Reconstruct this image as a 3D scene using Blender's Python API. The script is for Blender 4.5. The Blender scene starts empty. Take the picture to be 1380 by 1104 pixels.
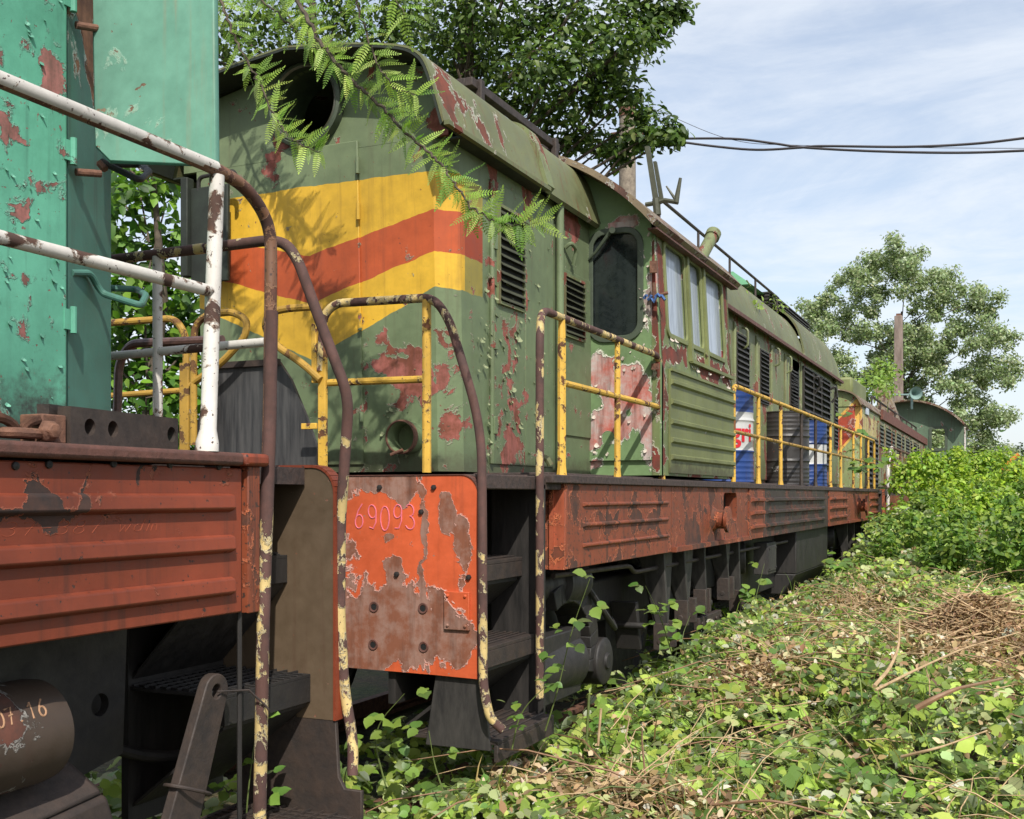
import bpy, math, random
import numpy as np
from mathutils import Vector, Matrix

R = random.Random(11)
NP = np.random.default_rng(5)
SC = bpy.context.scene
COL = SC.collection

# ------------------------------------------------------------------ survey
# one-photo survey: a sight line (photo pixel) cut with a true plane of the
# train gives the metric position of that feature on that plane
F_, CX_, HY_, EYE = 1500.0, 690.0, 668.0, 1.5
_L = math.hypot(675.0, F_)
SY, CY = 675.0 / _L, F_ / _L
def _ray(px, py):
    t = (px - CX_) / F_
    return (CY * t - SY, SY * t + CY, (HY_ - py) / F_)
def side(px, py, X):
    d = _ray(px, py); k = X / d[0]
    return Vector((X, k * d[1], EYE + k * d[2]))
def face(px, py, Y):
    d = _ray(px, py); k = Y / d[1]
    return Vector((k * d[0], Y, EYE + k * d[2]))
def flat(px, py, Z):
    d = _ray(px, py); k = (Z - EYE) / d[2]
    return Vector((k * d[0], k * d[1], Z))

XS, XC = -2.2, -3.59          # right side of the locomotives, track centre
XL = 2 * XC - XS
XH = -2.71                    # right side of the engine hoods
DECK = 1.60

def lin(r, g, b, a=1.0):
    def f(c):
        c /= 255.0
        return c / 12.92 if c <= 0.04045 else ((c + 0.055) / 1.055) ** 2.4
    return (f(r), f(g), f(b), a)

# ------------------------------------------------------------------ nodes
class NT:
    def __init__(s, tree):
        s.t = tree; s.n = tree.nodes; s.l = tree.links
    def node(s, typ, ins=None, **kw):
        nd = s.n.new(typ)
        for k, v in kw.items(): setattr(nd, k, v)
        for k, v in (ins or {}).items(): s.put(nd.inputs[k], v)
        return nd
    def put(s, sock, v):
        if isinstance(v, bpy.types.NodeSocket): s.l.new(v, sock)
        else: sock.default_value = v
    def m(s, op, a, b=0.0, c=0.0, clamp=False):
        nd = s.n.new('ShaderNodeMath'); nd.operation = op; nd.use_clamp = clamp
        s.put(nd.inputs[0], a); s.put(nd.inputs[1], b); s.put(nd.inputs[2], c)
        return nd.outputs[0]
    def v(s, op, a, b=(0, 0, 0), c=(0, 0, 0)):
        nd = s.n.new('ShaderNodeVectorMath'); nd.operation = op
        s.put(nd.inputs[0], a)
        if op == 'SCALE': s.put(nd.inputs['Scale'], b)
        else:
            s.put(nd.inputs[1], b)
            if op == 'MULTIPLY_ADD': s.put(nd.inputs[2], c)
        return nd.outputs['Value'] if op == 'LENGTH' else nd.outputs['Vector']
    def noise(s, vec, scale, detail=5, rough=0.6, dist=0.0, col=False):
        nd = s.node('ShaderNodeTexNoise', {'Vector': vec, 'Scale': scale, 'Detail': detail,
                                          'Roughness': rough, 'Distortion': dist})
        return nd.outputs['Color' if col else 'Fac']
    def mix(s, f, a, b, mode='MIX'):
        nd = s.n.new('ShaderNodeMix'); nd.data_type = 'RGBA'; nd.blend_type = mode
        s.put(nd.inputs[0], f); s.put(nd.inputs[6], a); s.put(nd.inputs[7], b)
        return nd.outputs[2]
    def ramp(s, x, a, b, c=0.0, d=1.0, smooth=False):
        nd = s.n.new('ShaderNodeMapRange'); nd.clamp = True
        if smooth: nd.interpolation_type = 'SMOOTHSTEP'
        for i, q in enumerate((x, a, b, c, d)): s.put(nd.inputs[i], q)
        return nd.outputs[0]

def new_mat(name):
    mt = bpy.data.materials.new(name); mt.use_nodes = True
    t = mt.node_tree
    for n in list(t.nodes): t.nodes.remove(n)
    nt = NT(t)
    out = nt.node('ShaderNodeOutputMaterial')
    b = nt.node('ShaderNodeBsdfPrincipled')
    nt.l.new(b.outputs[0], out.inputs[0])
    return mt, nt, b

PINK = lin(156, 92, 82); RUST = lin(112, 62, 44); DRUST = lin(70, 46, 36)

def paint(name, base, th=0.63, scale=3.0, primer=PINK, primer2=RUST, rim=None, blobs=(),
          streak=0.35, streakcol=None, spots=0.69, spotscale=34.0, rough=0.6, pattern=None, stretch=(1, 1, 1),
          bump=0.9, edge=0.008, grime=0.3, chips=0.71, pscale=9.0, low=None, metallic=0.0, wave=0.25, distort=0.16):
    """weathered sheet metal: coat of paint flaking off a primer, rust runs, specks, dents"""
    mt, nt, bs = new_mat(name)
    geo = nt.node('ShaderNodeNewGeometry')
    P = geo.outputs['Position']
    Q = nt.v('MULTIPLY', P, stretch)
    f = nt.noise(Q, scale, 9, 0.62, 0.4)
    if blobs:
        wob = nt.noise(P, 6.0, 5, 0.65, 0.0, col=True)
        wp = nt.v('MULTIPLY_ADD', wob, (distort,) * 3, nt.v('ADD', P, (-distort / 2,) * 3))
        for (x, y, z, rx, ry, rz, sg) in blobs:
            q = nt.v('MULTIPLY_ADD', wp, (1 / rx, 1 / ry, 1 / rz), (-x / rx, -y / ry, -z / rz))
            d = nt.v('LENGTH', q)
            w = nt.m('MULTIPLY_ADD', d, -abs(sg), abs(sg), clamp=True)
            f = nt.m('ADD' if sg > 0 else 'SUBTRACT', f, w)
    fine = nt.noise(P, 55.0, 3, 0.6)
    f = nt.m('MULTIPLY_ADD', fine, 0.035, f)
    mask = nt.ramp(f, th, th + edge)
    if chips < 1:      # clustered small chips round the big flakes
        f2 = nt.m('MULTIPLY_ADD', f, .35, nt.m('ADD', nt.noise(Q, scale * 3.6 + 6, 6, .6, .3), -.175))
        mask = nt.m('MAXIMUM', mask, nt.ramp(f2, chips, chips + edge * 1.5))
    rimm = nt.m('MULTIPLY', nt.ramp(f, th - edge * 3.0, th - edge * 0.6), nt.m('SUBTRACT', 1.0, mask))
    col = base if pattern is None else pattern(nt, P)
    big = nt.noise(P, 1.3, 4, 0.6)
    col = nt.mix(1.0, col, nt.mix(nt.ramp(big, 0.3, 0.7), (1 - grime,) * 3 + (1,), (1 + grime * .45,) * 3 + (1,)), 'MULTIPLY')
    mid = nt.noise(P, 14.0, 6, 0.7)
    col = nt.mix(1.0, col, nt.mix(nt.ramp(mid, 0.3, 0.7), (0.84, 0.84, 0.84, 1), (1.08, 1.08, 1.08, 1)), 'MULTIPLY')
    if streak > 0:
        sv = nt.v('MULTIPLY', P, (11.0, 11.0, 0.55))
        sn = nt.noise(sv, 1.6, 6, 0.65)
        col = nt.mix(nt.m('MULTIPLY', nt.ramp(sn, 0.52, 0.72, smooth=True), streak), col, streakcol or DRUST)
    if low:      # splashed dirt along the foot of a wall (world heights z0..z1)
        z = nt.node('ShaderNodeSeparateXYZ', {0: P}).outputs[2]
        w = nt.m('ADD', nt.ramp(z, low[0], low[1], 1.0, 0.0), nt.m('MULTIPLY_ADD', mid, 1.6, -0.8))
        col = nt.mix(nt.m('MULTIPLY', nt.ramp(w, 0.35, 0.8), low[3]), col, low[2])
    if spots < 1:
        sp = nt.noise(P, spotscale, 4, 0.55)
        col = nt.mix(nt.ramp(sp, spots, spots + 0.03), col, primer2)
    pn = nt.noise(P, pscale, 6, 0.7)
    pc = nt.mix(nt.ramp(pn, 0.42, 0.6), primer, primer2)
    ps = nt.noise(nt.v('MULTIPLY', P, (9.0, 9.0, 0.9)), 2.2, 6, 0.7)
    pc = nt.mix(nt.m('MULTIPLY', nt.ramp(ps, .46, .68), .6), pc, DRUST)
    rimc = rim if rim else nt.mix(0.55, col, (0.75, 0.72, 0.66, 1))
    col = nt.mix(nt.m('MULTIPLY', rimm, 0.8), col, rimc)
    col = nt.mix(mask, col, pc)
    nt.put(bs.inputs['Base Color'], col)
    rr = nt.m('ADD', nt.m('MULTIPLY', mask, 0.25), nt.ramp(mid, 0.3, 0.7, rough - .1, rough + .12))
    nt.put(bs.inputs['Roughness'], rr)
    bs.inputs['Metallic'].default_value = metallic
    h = nt.m('MULTIPLY_ADD', mask, -1.0, nt.m('MULTIPLY_ADD', rimm, 0.9, nt.m('MULTIPLY', fine, 0.12)))
    b1 = nt.node('ShaderNodeBump', {'Strength': bump, 'Distance': 0.005, 'Height': h})
    wv = nt.noise(P, 2.2, 2, 0.5)
    b2 = nt.node('ShaderNodeBump', {'Strength': wave, 'Distance': 0.05, 'Height': wv, 'Normal': b1.outputs[0]})
    nt.l.new(b2.outputs[0], bs.inputs['Normal'])
    return mt

def plain(name, c, rough=0.6, var=0.25, scale=12.0, metallic=0.0, bump=0.3, c2=None, spec=0.5, stretch=(1, 1, 1)):
    mt, nt, bs = new_mat(name)
    P = nt.node('ShaderNodeNewGeometry').outputs['Position']
    n = nt.noise(nt.v('MULTIPLY', P, stretch), scale, 7, 0.65)
    k = c2 if c2 else tuple(q * (1 - var) for q in c[:3]) + (1,)
    nt.put(bs.inputs['Base Color'], nt.mix(nt.ramp(n, 0.33, 0.67), k, c))
    nt.put(bs.inputs['Roughness'], nt.ramp(n, 0.3, 0.7, min(1, rough + .12), max(.03, rough - .1)))
    bs.inputs['Metallic'].default_value = metallic
    bs.inputs['Specular IOR Level'].default_value = spec
    if bump:
        b = nt.node('ShaderNodeBump', {'Strength': bump, 'Distance': 0.01, 'Height': n})
        nt.l.new(b.outputs[0], bs.inputs['Normal'])
    return mt

def leaf_mat(name, trans=0.35, rough=0.5, under=None, spec=0.4):
    """leaf blades: per-leaf pigment attribute, thin translucent blade, paler underside if given"""
    mt, nt, bs = new_mat(name)
    at = nt.node('ShaderNodeAttribute', attribute_name='pigment')
    col = at.outputs['Color']
    if under:
        g = nt.node('ShaderNodeNewGeometry')
        col = nt.mix(nt.m('MULTIPLY', g.outputs['Backfacing'], 0.75), col, under)
    nt.put(bs.inputs['Base Color'], col)
    bs.inputs['Roughness'].default_value = rough
    bs.inputs['Specular IOR Level'].default_value = spec
    tr = nt.node('ShaderNodeBsdfTranslucent')
    tc = nt.mix(1.0, col, (1.2, 1.28, 0.66, 1), 'MULTIPLY')
    nt.l.new(tc, tr.inputs[0])
    mx = nt.node('ShaderNodeMixShader', {0: trans})
    nt.l.new(bs.outputs[0], mx.inputs[1]); nt.l.new(tr.outputs[0], mx.inputs[2])
    out = [n for n in nt.n if n.type == 'OUTPUT_MATERIAL'][0]
    nt.l.new(mx.outputs[0], out.inputs[0])
    return mt

# ------------------------------------------------------------------ objects
def tag(o, label=None, cat=None, group=None, kind=None):
    if label: o['label'] = label
    if cat: o['category'] = cat
    if group: o['group'] = group
    if kind: o['kind'] = kind
    return o

def empty(name, loc, label, cat, group=None):
    o = bpy.data.objects.new(name, None); COL.objects.link(o)
    o.location = loc; o.empty_display_size = 0.3
    return tag(o, label, cat, group)

def origin_of(o):
    p = Vector((0, 0, 0))
    while o is not None:
        p += Vector(o.location); o = o.parent
    return p

class MB:
    def __init__(s): s.v = []; s.f = []
    def add(s, vs, fs):
        b = len(s.v); s.v += [tuple(q) for q in vs]; s.f += [tuple(i + b for i in f) for f in fs]; return s
    def box(s, x0, x1, y0, y1, z0, z1):
        v = [(x, y, z) for z in (z0, z1) for y in (y0, y1) for x in (x0, x1)]
        return s.add(v, [(0, 2, 3, 1), (4, 5, 7, 6), (0, 1, 5, 4), (2, 6, 7, 3), (0, 4, 6, 2), (1, 3, 7, 5)])
    def hexa(s, a, b):          # loft between two equal polygons
        n = len(a); v = list(a) + list(b)
        return s.add(v, [tuple(range(n))[::-1], tuple(range(n, 2 * n))] + [(i, (i + 1) % n, n + (i + 1) % n, n + i) for i in range(n)])
    def prism(s, poly, off):
        off = Vector(off); return s.hexa([Vector(p) for p in poly], [Vector(p) + off for p in poly])
    def tube(s, pts, r, seg=10, caps=True):
        pts = [Vector(p) for p in pts]; n = len(pts)
        rs = r if isinstance(r, (list, tuple)) else [r] * n
        t0 = (pts[1] - pts[0]).normalized()
        u = t0.cross(Vector((0, 0, 1)))
        if u.length < 1e-3: u = t0.cross(Vector((1, 0, 0)))
        u.normalize(); vs = []
        for i in range(n):
            a = pts[max(0, i - 1)]; c = pts[min(n - 1, i + 1)]
            t = (c - a).normalized()
            u = (u - t * u.dot(t)).normalized(); w = t.cross(u)
            for k in range(seg):
                an = 2 * math.pi * k / seg
                vs.append(pts[i] + (u * math.cos(an) + w * math.sin(an)) * rs[i])
        fs = [(i * seg + k, i * seg + (k + 1) % seg, (i + 1) * seg + (k + 1) % seg, (i + 1) * seg + k)
              for i in range(n - 1) for k in range(seg)]
        if caps: fs += [tuple(range(seg))[::-1], tuple(range((n - 1) * seg, n * seg))]
        return s.add(vs, fs)
    def cyl(s, p0, p1, r, seg=16, r1=None): return s.tube([p0, p1], [r, r if r1 is None else r1], seg)
    def lathe(s, c, axis, prof, seg=24):  # prof: (radius, distance along axis)
        c = Vector(c); ax = Vector(axis).normalized()
        u = ax.cross(Vector((0, 0, 1)))
        if u.length < 1e-3: u = Vector((1, 0, 0))
        u.normalize(); w = ax.cross(u); vs = []
        for (r, h) in prof:
            for k in range(seg):
                a = 2 * math.pi * k / seg
                vs.append(c + ax * h + (u * math.cos(a) + w * math.sin(a)) * r)
        n = len(prof)
        return s.add(vs, [(i * seg + k, i * seg + (k + 1) % seg, (i + 1) * seg + (k + 1) % seg, (i + 1) * seg + k)
                          for i in range(n - 1) for k in range(seg)])
    def holed(s, outer, inner, mp, thick):
        """plate with a hole, 2-D outlines star shaped about the hole centre; mp(u,v,w) -> 3-D"""
        cx = sum(p[0] for p in inner) / len(inner); cy = sum(p[1] for p in inner) / len(inner)
        def hit(poly, an):
            dx, dy = math.cos(an), math.sin(an); best = 1e9
            for i in range(len(poly)):
                ax, ay = poly[i][0] - cx, poly[i][1] - cy
                bx, by = poly[(i + 1) % len(poly)][0] - cx, poly[(i + 1) % len(poly)][1] - cy
                ex, ey = bx - ax, by - ay
                den = dx * ey - dy * ex
                if abs(den) < 1e-12: continue
                t = (ax * ey - ay * ex) / den; q = (ax * dy - ay * dx) / den
                if t > 0 and -1e-6 <= q <= 1 + 1e-6: best = min(best, t)
            return (cx + dx * best, cy + dy * best)
        ans = sorted(set(round(math.atan2(p[1] - cy, p[0] - cx), 5) for p in list(outer) + list(inner)))
        n = len(ans); vs = []
        for w in (0.0, -thick):
            for poly in (outer, inner):
                for a in ans:
                    p = hit(poly, a); vs.append(mp(p[0], p[1], w))
        fs = []
        for i in range(n):
            j = (i + 1) % n
            fs += [(i, j, n + j, n + i), (2 * n + i, 3 * n + i, 3 * n + j, 2 * n + j),
                   (n + i, n + j, 3 * n + j, 3 * n + i), (i, 2 * n + i, 2 * n + j, j)]
        return s.add(vs, fs)
    def build(s, name, mat, parent=None, bevel=0.0, smooth=35.0, label=None, cat=None, group=None, kind=None, base=None):
        me = bpy.data.meshes.new(name)
        o = bpy.data.objects.new(name, me)
        if parent is not None: org = origin_of(parent)
        elif base is not None: org = Vector(base)
        else: org = Vector((0, 0, 0))
        me.from_pydata([(x - org.x, y - org.y, z - org.z) for (x, y, z) in s.v], [], s.f)
        me.materials.append(mat); me.validate(); me.update()
        import bmesh
        bm = bmesh.new(); bm.from_mesh(me); bmesh.ops.recalc_face_normals(bm, faces=bm.faces); bm.to_mesh(me); bm.free()
        if smooth:
            me.polygons.foreach_set('use_smooth', [True] * len(me.polygons))
            me.set_sharp_from_angle(angle=math.radians(smooth))
        COL.objects.link(o)
        if parent is not None: o.parent = parent
        elif base is not None: o.location = org
        if bevel:
            b = o.modifiers.new('bevel', 'BEVEL'); b.width = bevel; b.segments = 2; b.limit_method = 'ANGLE'
            b.angle_limit = math.radians(40)
        return tag(o, label, cat, group, kind)

def rrect(x0, x1, y0, y1, r, n=5):
    out = []
    for (cx, cy, a0) in ((x1 - r, y1 - r, 0), (x0 + r, y1 - r, 90), (x0 + r, y0 + r, 180), (x1 - r, y0 + r, 270)):
        for k in range(n + 1):
            a = math.radians(a0 + 90 * k / n); out.append((cx + r * math.cos(a), cy + r * math.sin(a)))
    return out
def circle(cx, cy, r, n=32): return [(cx + r * math.cos(2 * math.pi * k / n), cy + r * math.sin(2 * math.pi * k / n)) for k in range(n)]
def rect(x0, x1, y0, y1): return [(x0, y0), (x1, y0), (x1, y1), (x0, y1)]

def fillet(pts, r, n=6):
    pts = [Vector(p) for p in pts]; out = [pts[0]]
    for i in range(1, len(pts) - 1):
        a, b, c = pts[i - 1], pts[i], pts[i + 1]
        d0 = (a - b); d1 = (c - b); rr = min(r, d0.length * .48, d1.length * .48)
        p0 = b + d0.normalized() * rr; p1 = b + d1.normalized() * rr
        for k in range(n + 1):
            t = k / n; out.append(p0.lerp(b, t).lerp(b.lerp(p1, t), t))
    out.append(pts[-1]); return out

def ribbon(strokes, mp, w, th=0.0015):
    """painted / chalked strokes: thin raised lines, mp(u,v,h) puts them on their surface"""
    mb = MB()
    for st in strokes:
        n = len(st)
        for i in range(n - 1):
            (x0, y0), (x1, y1) = st[i], st[i + 1]
            dx, dy = x1 - x0, y1 - y0; L = math.hypot(dx, dy) or 1
            ox, oy = -dy / L * w / 2, dx / L * w / 2
            ex, ey = dx / L * w * .3, dy / L * w * .3
            q = [(x0 + ox - ex, y0 + oy - ey), (x0 - ox - ex, y0 - oy - ey), (x1 - ox + ex, y1 - oy + ey), (x1 + ox + ex, y1 + oy + ey)]
            mb.hexa([mp(u, v, 0.0004) for u, v in q], [mp(u, v, th) for u, v in q])
    return mb
def arc(cx, cy, rx, ry, a0, a1, n=12):
    return [(cx + rx * math.cos(math.radians(a0 + (a1 - a0) * k / n)), cy + ry * math.sin(math.radians(a0 + (a1 - a0) * k / n))) for k in range(n + 1)]
GLY = {'6': [[(.75, 1), (.35, .72), (.1, .35)] + arc(.45, .28, .36, .28, 170, 530, 14)],
       '9': [arc(.5, .72, .36, .27, 0, 360, 14), [(.86, .72), (.84, .3), (.6, .02), (.25, .05)]],
       '0': [arc(.5, .5, .4, .5, 80, 440, 16)],
       '3': [arc(.42, .76, .36, .24, 150, -90, 10) + arc(.42, .26, .42, .27, 90, -150, 10)],
       '7': [[(.08, .93), (.8, 1), (.4, 0)], [(.3, .5), (.75, .55)]], '1': [[(.2, .75), (.55, 1), (.5, 0)]],
       '8': [arc(.5, .75, .3, .24, 270, -90, 12), arc(.5, .26, .38, .26, 90, 450, 12)],
       '.': [[(.3, .0), (.4, .07)]], '-': [[(.1, .5), (.8, .52)]],
       'w': [[(.05, .6), (.2, 0), (.45, .5), (.65, 0), (.9, .6)]], 'd': [arc(.4, .28, .32, .28, 0, 360, 10), [(.75, 1), (.72, 0)]],
       'm': [[(.05, 0), (.1, .6), (.35, .55), (.4, 0), (.45, .5), (.75, .55), (.85, 0)]]}
def write(txt, x, y, h, adv, slant=0.0):
    out = []
    for i, ch in enumerate(txt):
        for st in GLY.get(ch, []): out.append([(x + i * adv + u * adv * .85 + v * h * slant, y + v * h) for u, v in st])
    return out
# ------------------------------------------------------------------ materials
GREEN = lin(116, 124, 88); YEL = lin(220, 174, 50); ORG = lin(186, 84, 42)
def chevron(nt, P):
    sp = nt.node('ShaderNodeSeparateXYZ', {0: P})
    x, y, z = sp.outputs
    z = nt.m('ADD', z, nt.m('MULTIPLY_ADD', nt.noise(P, 7.0, 3), 0.03, -0.015))
    u = nt.m('MINIMUM', nt.m('ABSOLUTE', nt.m('SUBTRACT', x, XC)), 0.785)
    def ab(a, b): return nt.m('GREATER_THAN', a, b)
    yel = nt.m('MULTIPLY', ab(3.225, z), ab(z, nt.m('MULTIPLY_ADD', u, 0.44, 2.264)))
    org = nt.m('MULTIPLY', ab(nt.m('MULTIPLY_ADD', u, 0.235, 2.84), z), ab(z, nt.m('MULTIPLY_ADD', u, 0.29, 2.574)))
    yl = ab(5.62, y)
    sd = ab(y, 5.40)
    yel = nt.m('MULTIPLY', yel, yl); org = nt.m('MULTIPLY', org, yl)
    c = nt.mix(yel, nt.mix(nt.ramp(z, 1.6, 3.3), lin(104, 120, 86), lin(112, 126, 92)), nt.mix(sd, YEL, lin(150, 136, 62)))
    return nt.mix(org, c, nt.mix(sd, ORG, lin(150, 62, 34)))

def bl(p, r, s):          # a flaked patch round point p
    rx, ry, rz = r if isinstance(r, tuple) else (r, r, r)
    return (p[0], p[1], p[2], rx, ry, rz, s)
fy = lambda px, py: face(px, py, 5.24)
hs = lambda px, py: side(px, py, XH)
M = {}
M['hood'] = paint('hood_paint', GREEN, th=0.660, scale=7.0, pattern=chevron, rim=lin(176, 176, 150), streak=0.25, spots=0.70,
    blobs=[bl(fy(528, 488), (.26, .4, .2), .32), bl(fy(560, 515), (.2, .3, .2), .26), bl(fy(618, 555), (.14, .3, .34), .34),
           bl(fy(632, 450), (.09, .3, .6), .30), bl(hs(686, 440), (.2, .24, .5), .14), bl(hs(686, 560), (.2, .3, .5), .17), bl(hs(688, 610), (.2, .22, .2), .22),
           bl(fy(372, 215), (.12, .3, .2), .3), bl(fy(600, 160), (.1, .3, .16), .3), bl(hs(665, 215), (.1, .12, .3), .33),
           bl(hs(712, 270), (.1, .1, .3), .3), bl(hs(770, 300), (.1, .25, .22), .34), bl(fy(640, 400), (.1, .3, .25), .32),
           bl(hs(661, 430), (.1, .06, 1.5), .15), bl(hs(706, 430), (.1, .05, 1.5), .14), bl(hs(755, 430), (.1, .06, 1.5), .14), bl(fy(595, 520), (.05, .3, 1.0), .14), bl(fy(489, 420), (.03, .3, 1.3), .12), bl((XC, 5.1, 2.8), (1.2, .55, .75), -.08), bl(hs(730, 350), (.1, .35, .5), -.05)],
    low=(1.62, 1.85, lin(66, 60, 44), .6))
M['hood_roof'] = paint('hood_roof_paint', lin(106, 110, 74), th=0.665, scale=2.6, primer=lin(120, 62, 46), primer2=lin(96, 56, 42), rim=lin(200, 196, 180),
    streak=0.75, streakcol=lin(104, 74, 46), spots=0.69, blobs=[bl(side(612, 142, -2.62), (.3, .12, .30), .33), bl(side(658, 185, -2.62), (.3, .16, .30), .33),
    bl(side(684, 180, -2.62), (.2, .06, .16), .34)])
M['green_door'] = paint('door_paint', lin(114, 140, 94), th=0.66, scale=3.2, rim=lin(226, 220, 206), primer=lin(178, 92, 78), primer2=lin(180, 166, 160), pscale=3.0, streak=0.12, spots=.72,
    blobs=[bl(face(832, 525, 7.36), (.30, .5, .42), .34), bl(face(800, 500, 7.36), (.15, .5, .2), .3), bl(face(822, 580, 7.36), (.22, .5, .2), .34), bl(face(858, 540, 7.36), (.2, .5, .34), .3),
           bl(face(797, 590, 7.36), (.1, .5, .14), .3), bl(face(800, 625, 7.36), (.16, .5, .1), .3), bl(face(875, 600, 7.36), (.08, .5, .3), .28),
           bl(face(840, 300, 7.36), (.16, .5, .1), .34), bl(face(880, 380, 7.36), (.08, .5, .5), .24), bl(face(818, 590, 7.36), (.05, .5, .05), -.4), bl(face(850, 555, 7.36), (.05, .5, .06), -.4)], edge=.012, bump=1.0)
M['cab'] = paint('cab_paint', lin(112, 124, 78), th=0.60, scale=3.0, rim=lin(196, 190, 170), primer=lin(122, 54, 42), primer2=lin(92, 52, 40), streak=.5, spots=.68,
    blobs=[bl(side(890, 400, -2.2), (.12, .24, .8), .40), bl(side(915, 480, -2.2), (.2, .3, .16), .34), bl(side(960, 500, -2.2), (.2, .6, .14), .36), bl(side(978, 430, -2.25), (.2, .18, .6), .36),
           bl((XC, 7.36, 3.3), (.9, .5, 1.0), -.15)])
M['panel'] = paint('ribbed_panel_paint', lin(116, 122, 74), th=0.72, scale=3.0, streak=.45, streakcol=lin(84, 84, 58), spots=.72, low=(1.64, 1.86, lin(58, 52, 38), .7), primer2=lin(120, 70, 50))
M['hood_far'] = paint('far_hood_paint', lin(116, 124, 84), th=0.59, scale=4.0, rim=lin(170, 164, 140), streak=.85, streakcol=lin(88, 60, 44), spots=.66, stretch=(1, 1, .6), primer=lin(134, 84, 70), low=(1.6, 2.2, lin(74, 66, 46), .5))
M['frame_front'] = paint('orange_red_paint', lin(206, 92, 50), th=0.655, scale=4.6, rim=lin(232, 190, 176), primer=lin(128, 78, 56), primer2=lin(146, 112, 98), streak=.28, spots=.70, distort=.14, chips=.75,
    blobs=[bl(face(505, 650, 4.62), (.42, .4, .11), .38), bl(face(545, 662, 4.62), (.10, .4, .10), .3), bl(face(603, 690, 4.62), (.06, .4, .16), .42), bl(face(625, 745, 4.62), (.06, .4, .22), .42), bl(face(572, 720, 4.62), (.03, .4, .34), .36), bl(face(525, 724, 4.62), (.04, .4, .04), .4), bl(face(535, 772, 4.62), (.08, .4, .08), .45),
           bl(face(490, 845, 4.62), (.36, .4, .28), .40), bl(face(560, 850, 4.62), (.36, .4, .26), .34), bl(face(625, 860, 4.62), (.16, .4, .16), .3)])
M['rusty_orange'] = paint('rusty_orange_paint', lin(162, 82, 54), th=0.54, scale=5.0, primer=lin(120, 62, 40), primer2=lin(90, 54, 40), rim=lin(226, 130, 84), streak=.6, spots=.62, spotscale=60, blobs=[bl(face(680, 700, 5.4), (.3, .3, .5), .2)])
M['frame'] = paint('frame_rust_paint', lin(132, 66, 40), th=0.575, scale=4.2, primer=lin(104, 60, 42), primer2=lin(62, 44, 36), rim=lin(206, 116, 76), streak=.85, streakcol=lin(50, 38, 32), spots=.60, spotscale=48, bump=1.0,
    blobs=[bl(side(935, 720, XS), (.2, .28, .2), .35), bl(side(958, 700, XS), (.2, .12, .6), .3), bl((XS, 13.2, 1.4), (.6, 1.6, .7), .22)])
M['frame_soot'] = paint('sooty_frame_paint', lin(58, 44, 38), th=.56, scale=3.4, primer=lin(96, 58, 42), primer2=lin(44, 36, 33), rim=lin(120, 84, 66), streak=.8, streakcol=lin(34, 30, 28), spots=.62, spotscale=40)
M['frame_black'] = plain('sooty_black_steel', lin(26, 25, 24), .6, .5, 7, c2=lin(48, 44, 41), stretch=(3, 3, .5))
M['near_red'] = paint('near_red_paint', lin(128, 57, 33), th=0.66, scale=5.0, primer=lin(70, 48, 40), primer2=lin(44, 36, 34), rim=lin(150, 84, 58), streak=.6, streakcol=lin(70, 38, 28), spots=.67, spotscale=44, bump=.6, grime=.36,
    blobs=[bl(side(50, 668, XS), (.2, .1, .1), .3), bl(side(188, 640, XS), (.2, .03, .06), .4), bl(side(20, 690, XS), (.2, .3, .05), .3)])
M['near_flange'] = plain('rust_brown_flange', lin(104, 66, 56), .7, .4, 22, c2=lin(78, 52, 44), bump=.6)
M['turq'] = paint('turquoise_paint', lin(90, 158, 132), th=0.645, scale=9, rim=lin(140, 190, 168), primer=lin(168, 106, 100), primer2=lin(122, 86, 78), streak=.5, streakcol=lin(64, 104, 90), spots=.69, grime=.4, chips=.685, wave=.5, bump=1.0, edge=.012,
    blobs=[bl(side(72, 95, -2.75), (.2, .09, .18), .24), bl(side(15, 175, -2.75), (.2, .06, .09), .2), bl(side(30, 240, -2.75), (.2, .1, .07), .2), bl(side(30, 290, -2.75), (.2, .06, .07), .2), bl(side(30, 445, -2.75), (.2, .06, .06), .2), bl(side(10, 372, -2.75), (.2, .08, .06), .2)],
    low=(1.66, 2.02, lin(52, 54, 50), .95))
M['turq_smooth'] = paint('pale_turquoise_paint', lin(110, 158, 138), th=0.66, scale=3.2, primer=lin(140, 128, 104), primer2=lin(126, 92, 74), rim=lin(150, 178, 158), streak=.45, streakcol=lin(150, 130, 104), spots=.715, bump=.3, wave=.35,
    blobs=[bl(face(255, 45, 2.76), (.06, .3, .05), .35)])
M['turq_dark'] = paint('grimy_teal_paint', lin(72, 118, 104), th=.70, scale=3.0, primer2=lin(90, 62, 48), streak=.45, streakcol=lin(60, 62, 54), spots=.72, blobs=[bl((-2.8, 2.8, 3.1), (.3, .4, .5), .3)], primer=lin(130, 92, 66))
M['white_rail'] = paint('chipped_white_paint', lin(206, 200, 192), th=.585, scale=9.0, primer=lin(96, 66, 52), primer2=lin(72, 52, 44), rim=lin(170, 140, 116), streak=0, spots=.64, spotscale=60, bump=.8)
M['rust_rail'] = paint('rust_rail_paint', lin(120, 84, 62), th=.53, scale=11.0, primer=lin(96, 62, 50), primer2=lin(70, 48, 42), rim=lin(160, 120, 90), streak=0, spots=.62, spotscale=70, bump=.6)
M['rail_cream'] = paint('cream_flaking_rail', lin(206, 180, 120), th=.50, scale=13.0, primer=lin(92, 64, 58), primer2=lin(74, 54, 50), rim=lin(220, 206, 170), streak=0, spots=.64, spotscale=70, bump=.9, stretch=(1, 1, .6),
    blobs=[bl((-2.3, 2.95, 2.1), (.5, .5, .75), .3), bl((-2.2, 4.63, 1.7), (.5, .5, .6), .4), bl((-2.3, 3.3, 2.0), (.5, .16, .5), .2)])
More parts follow.
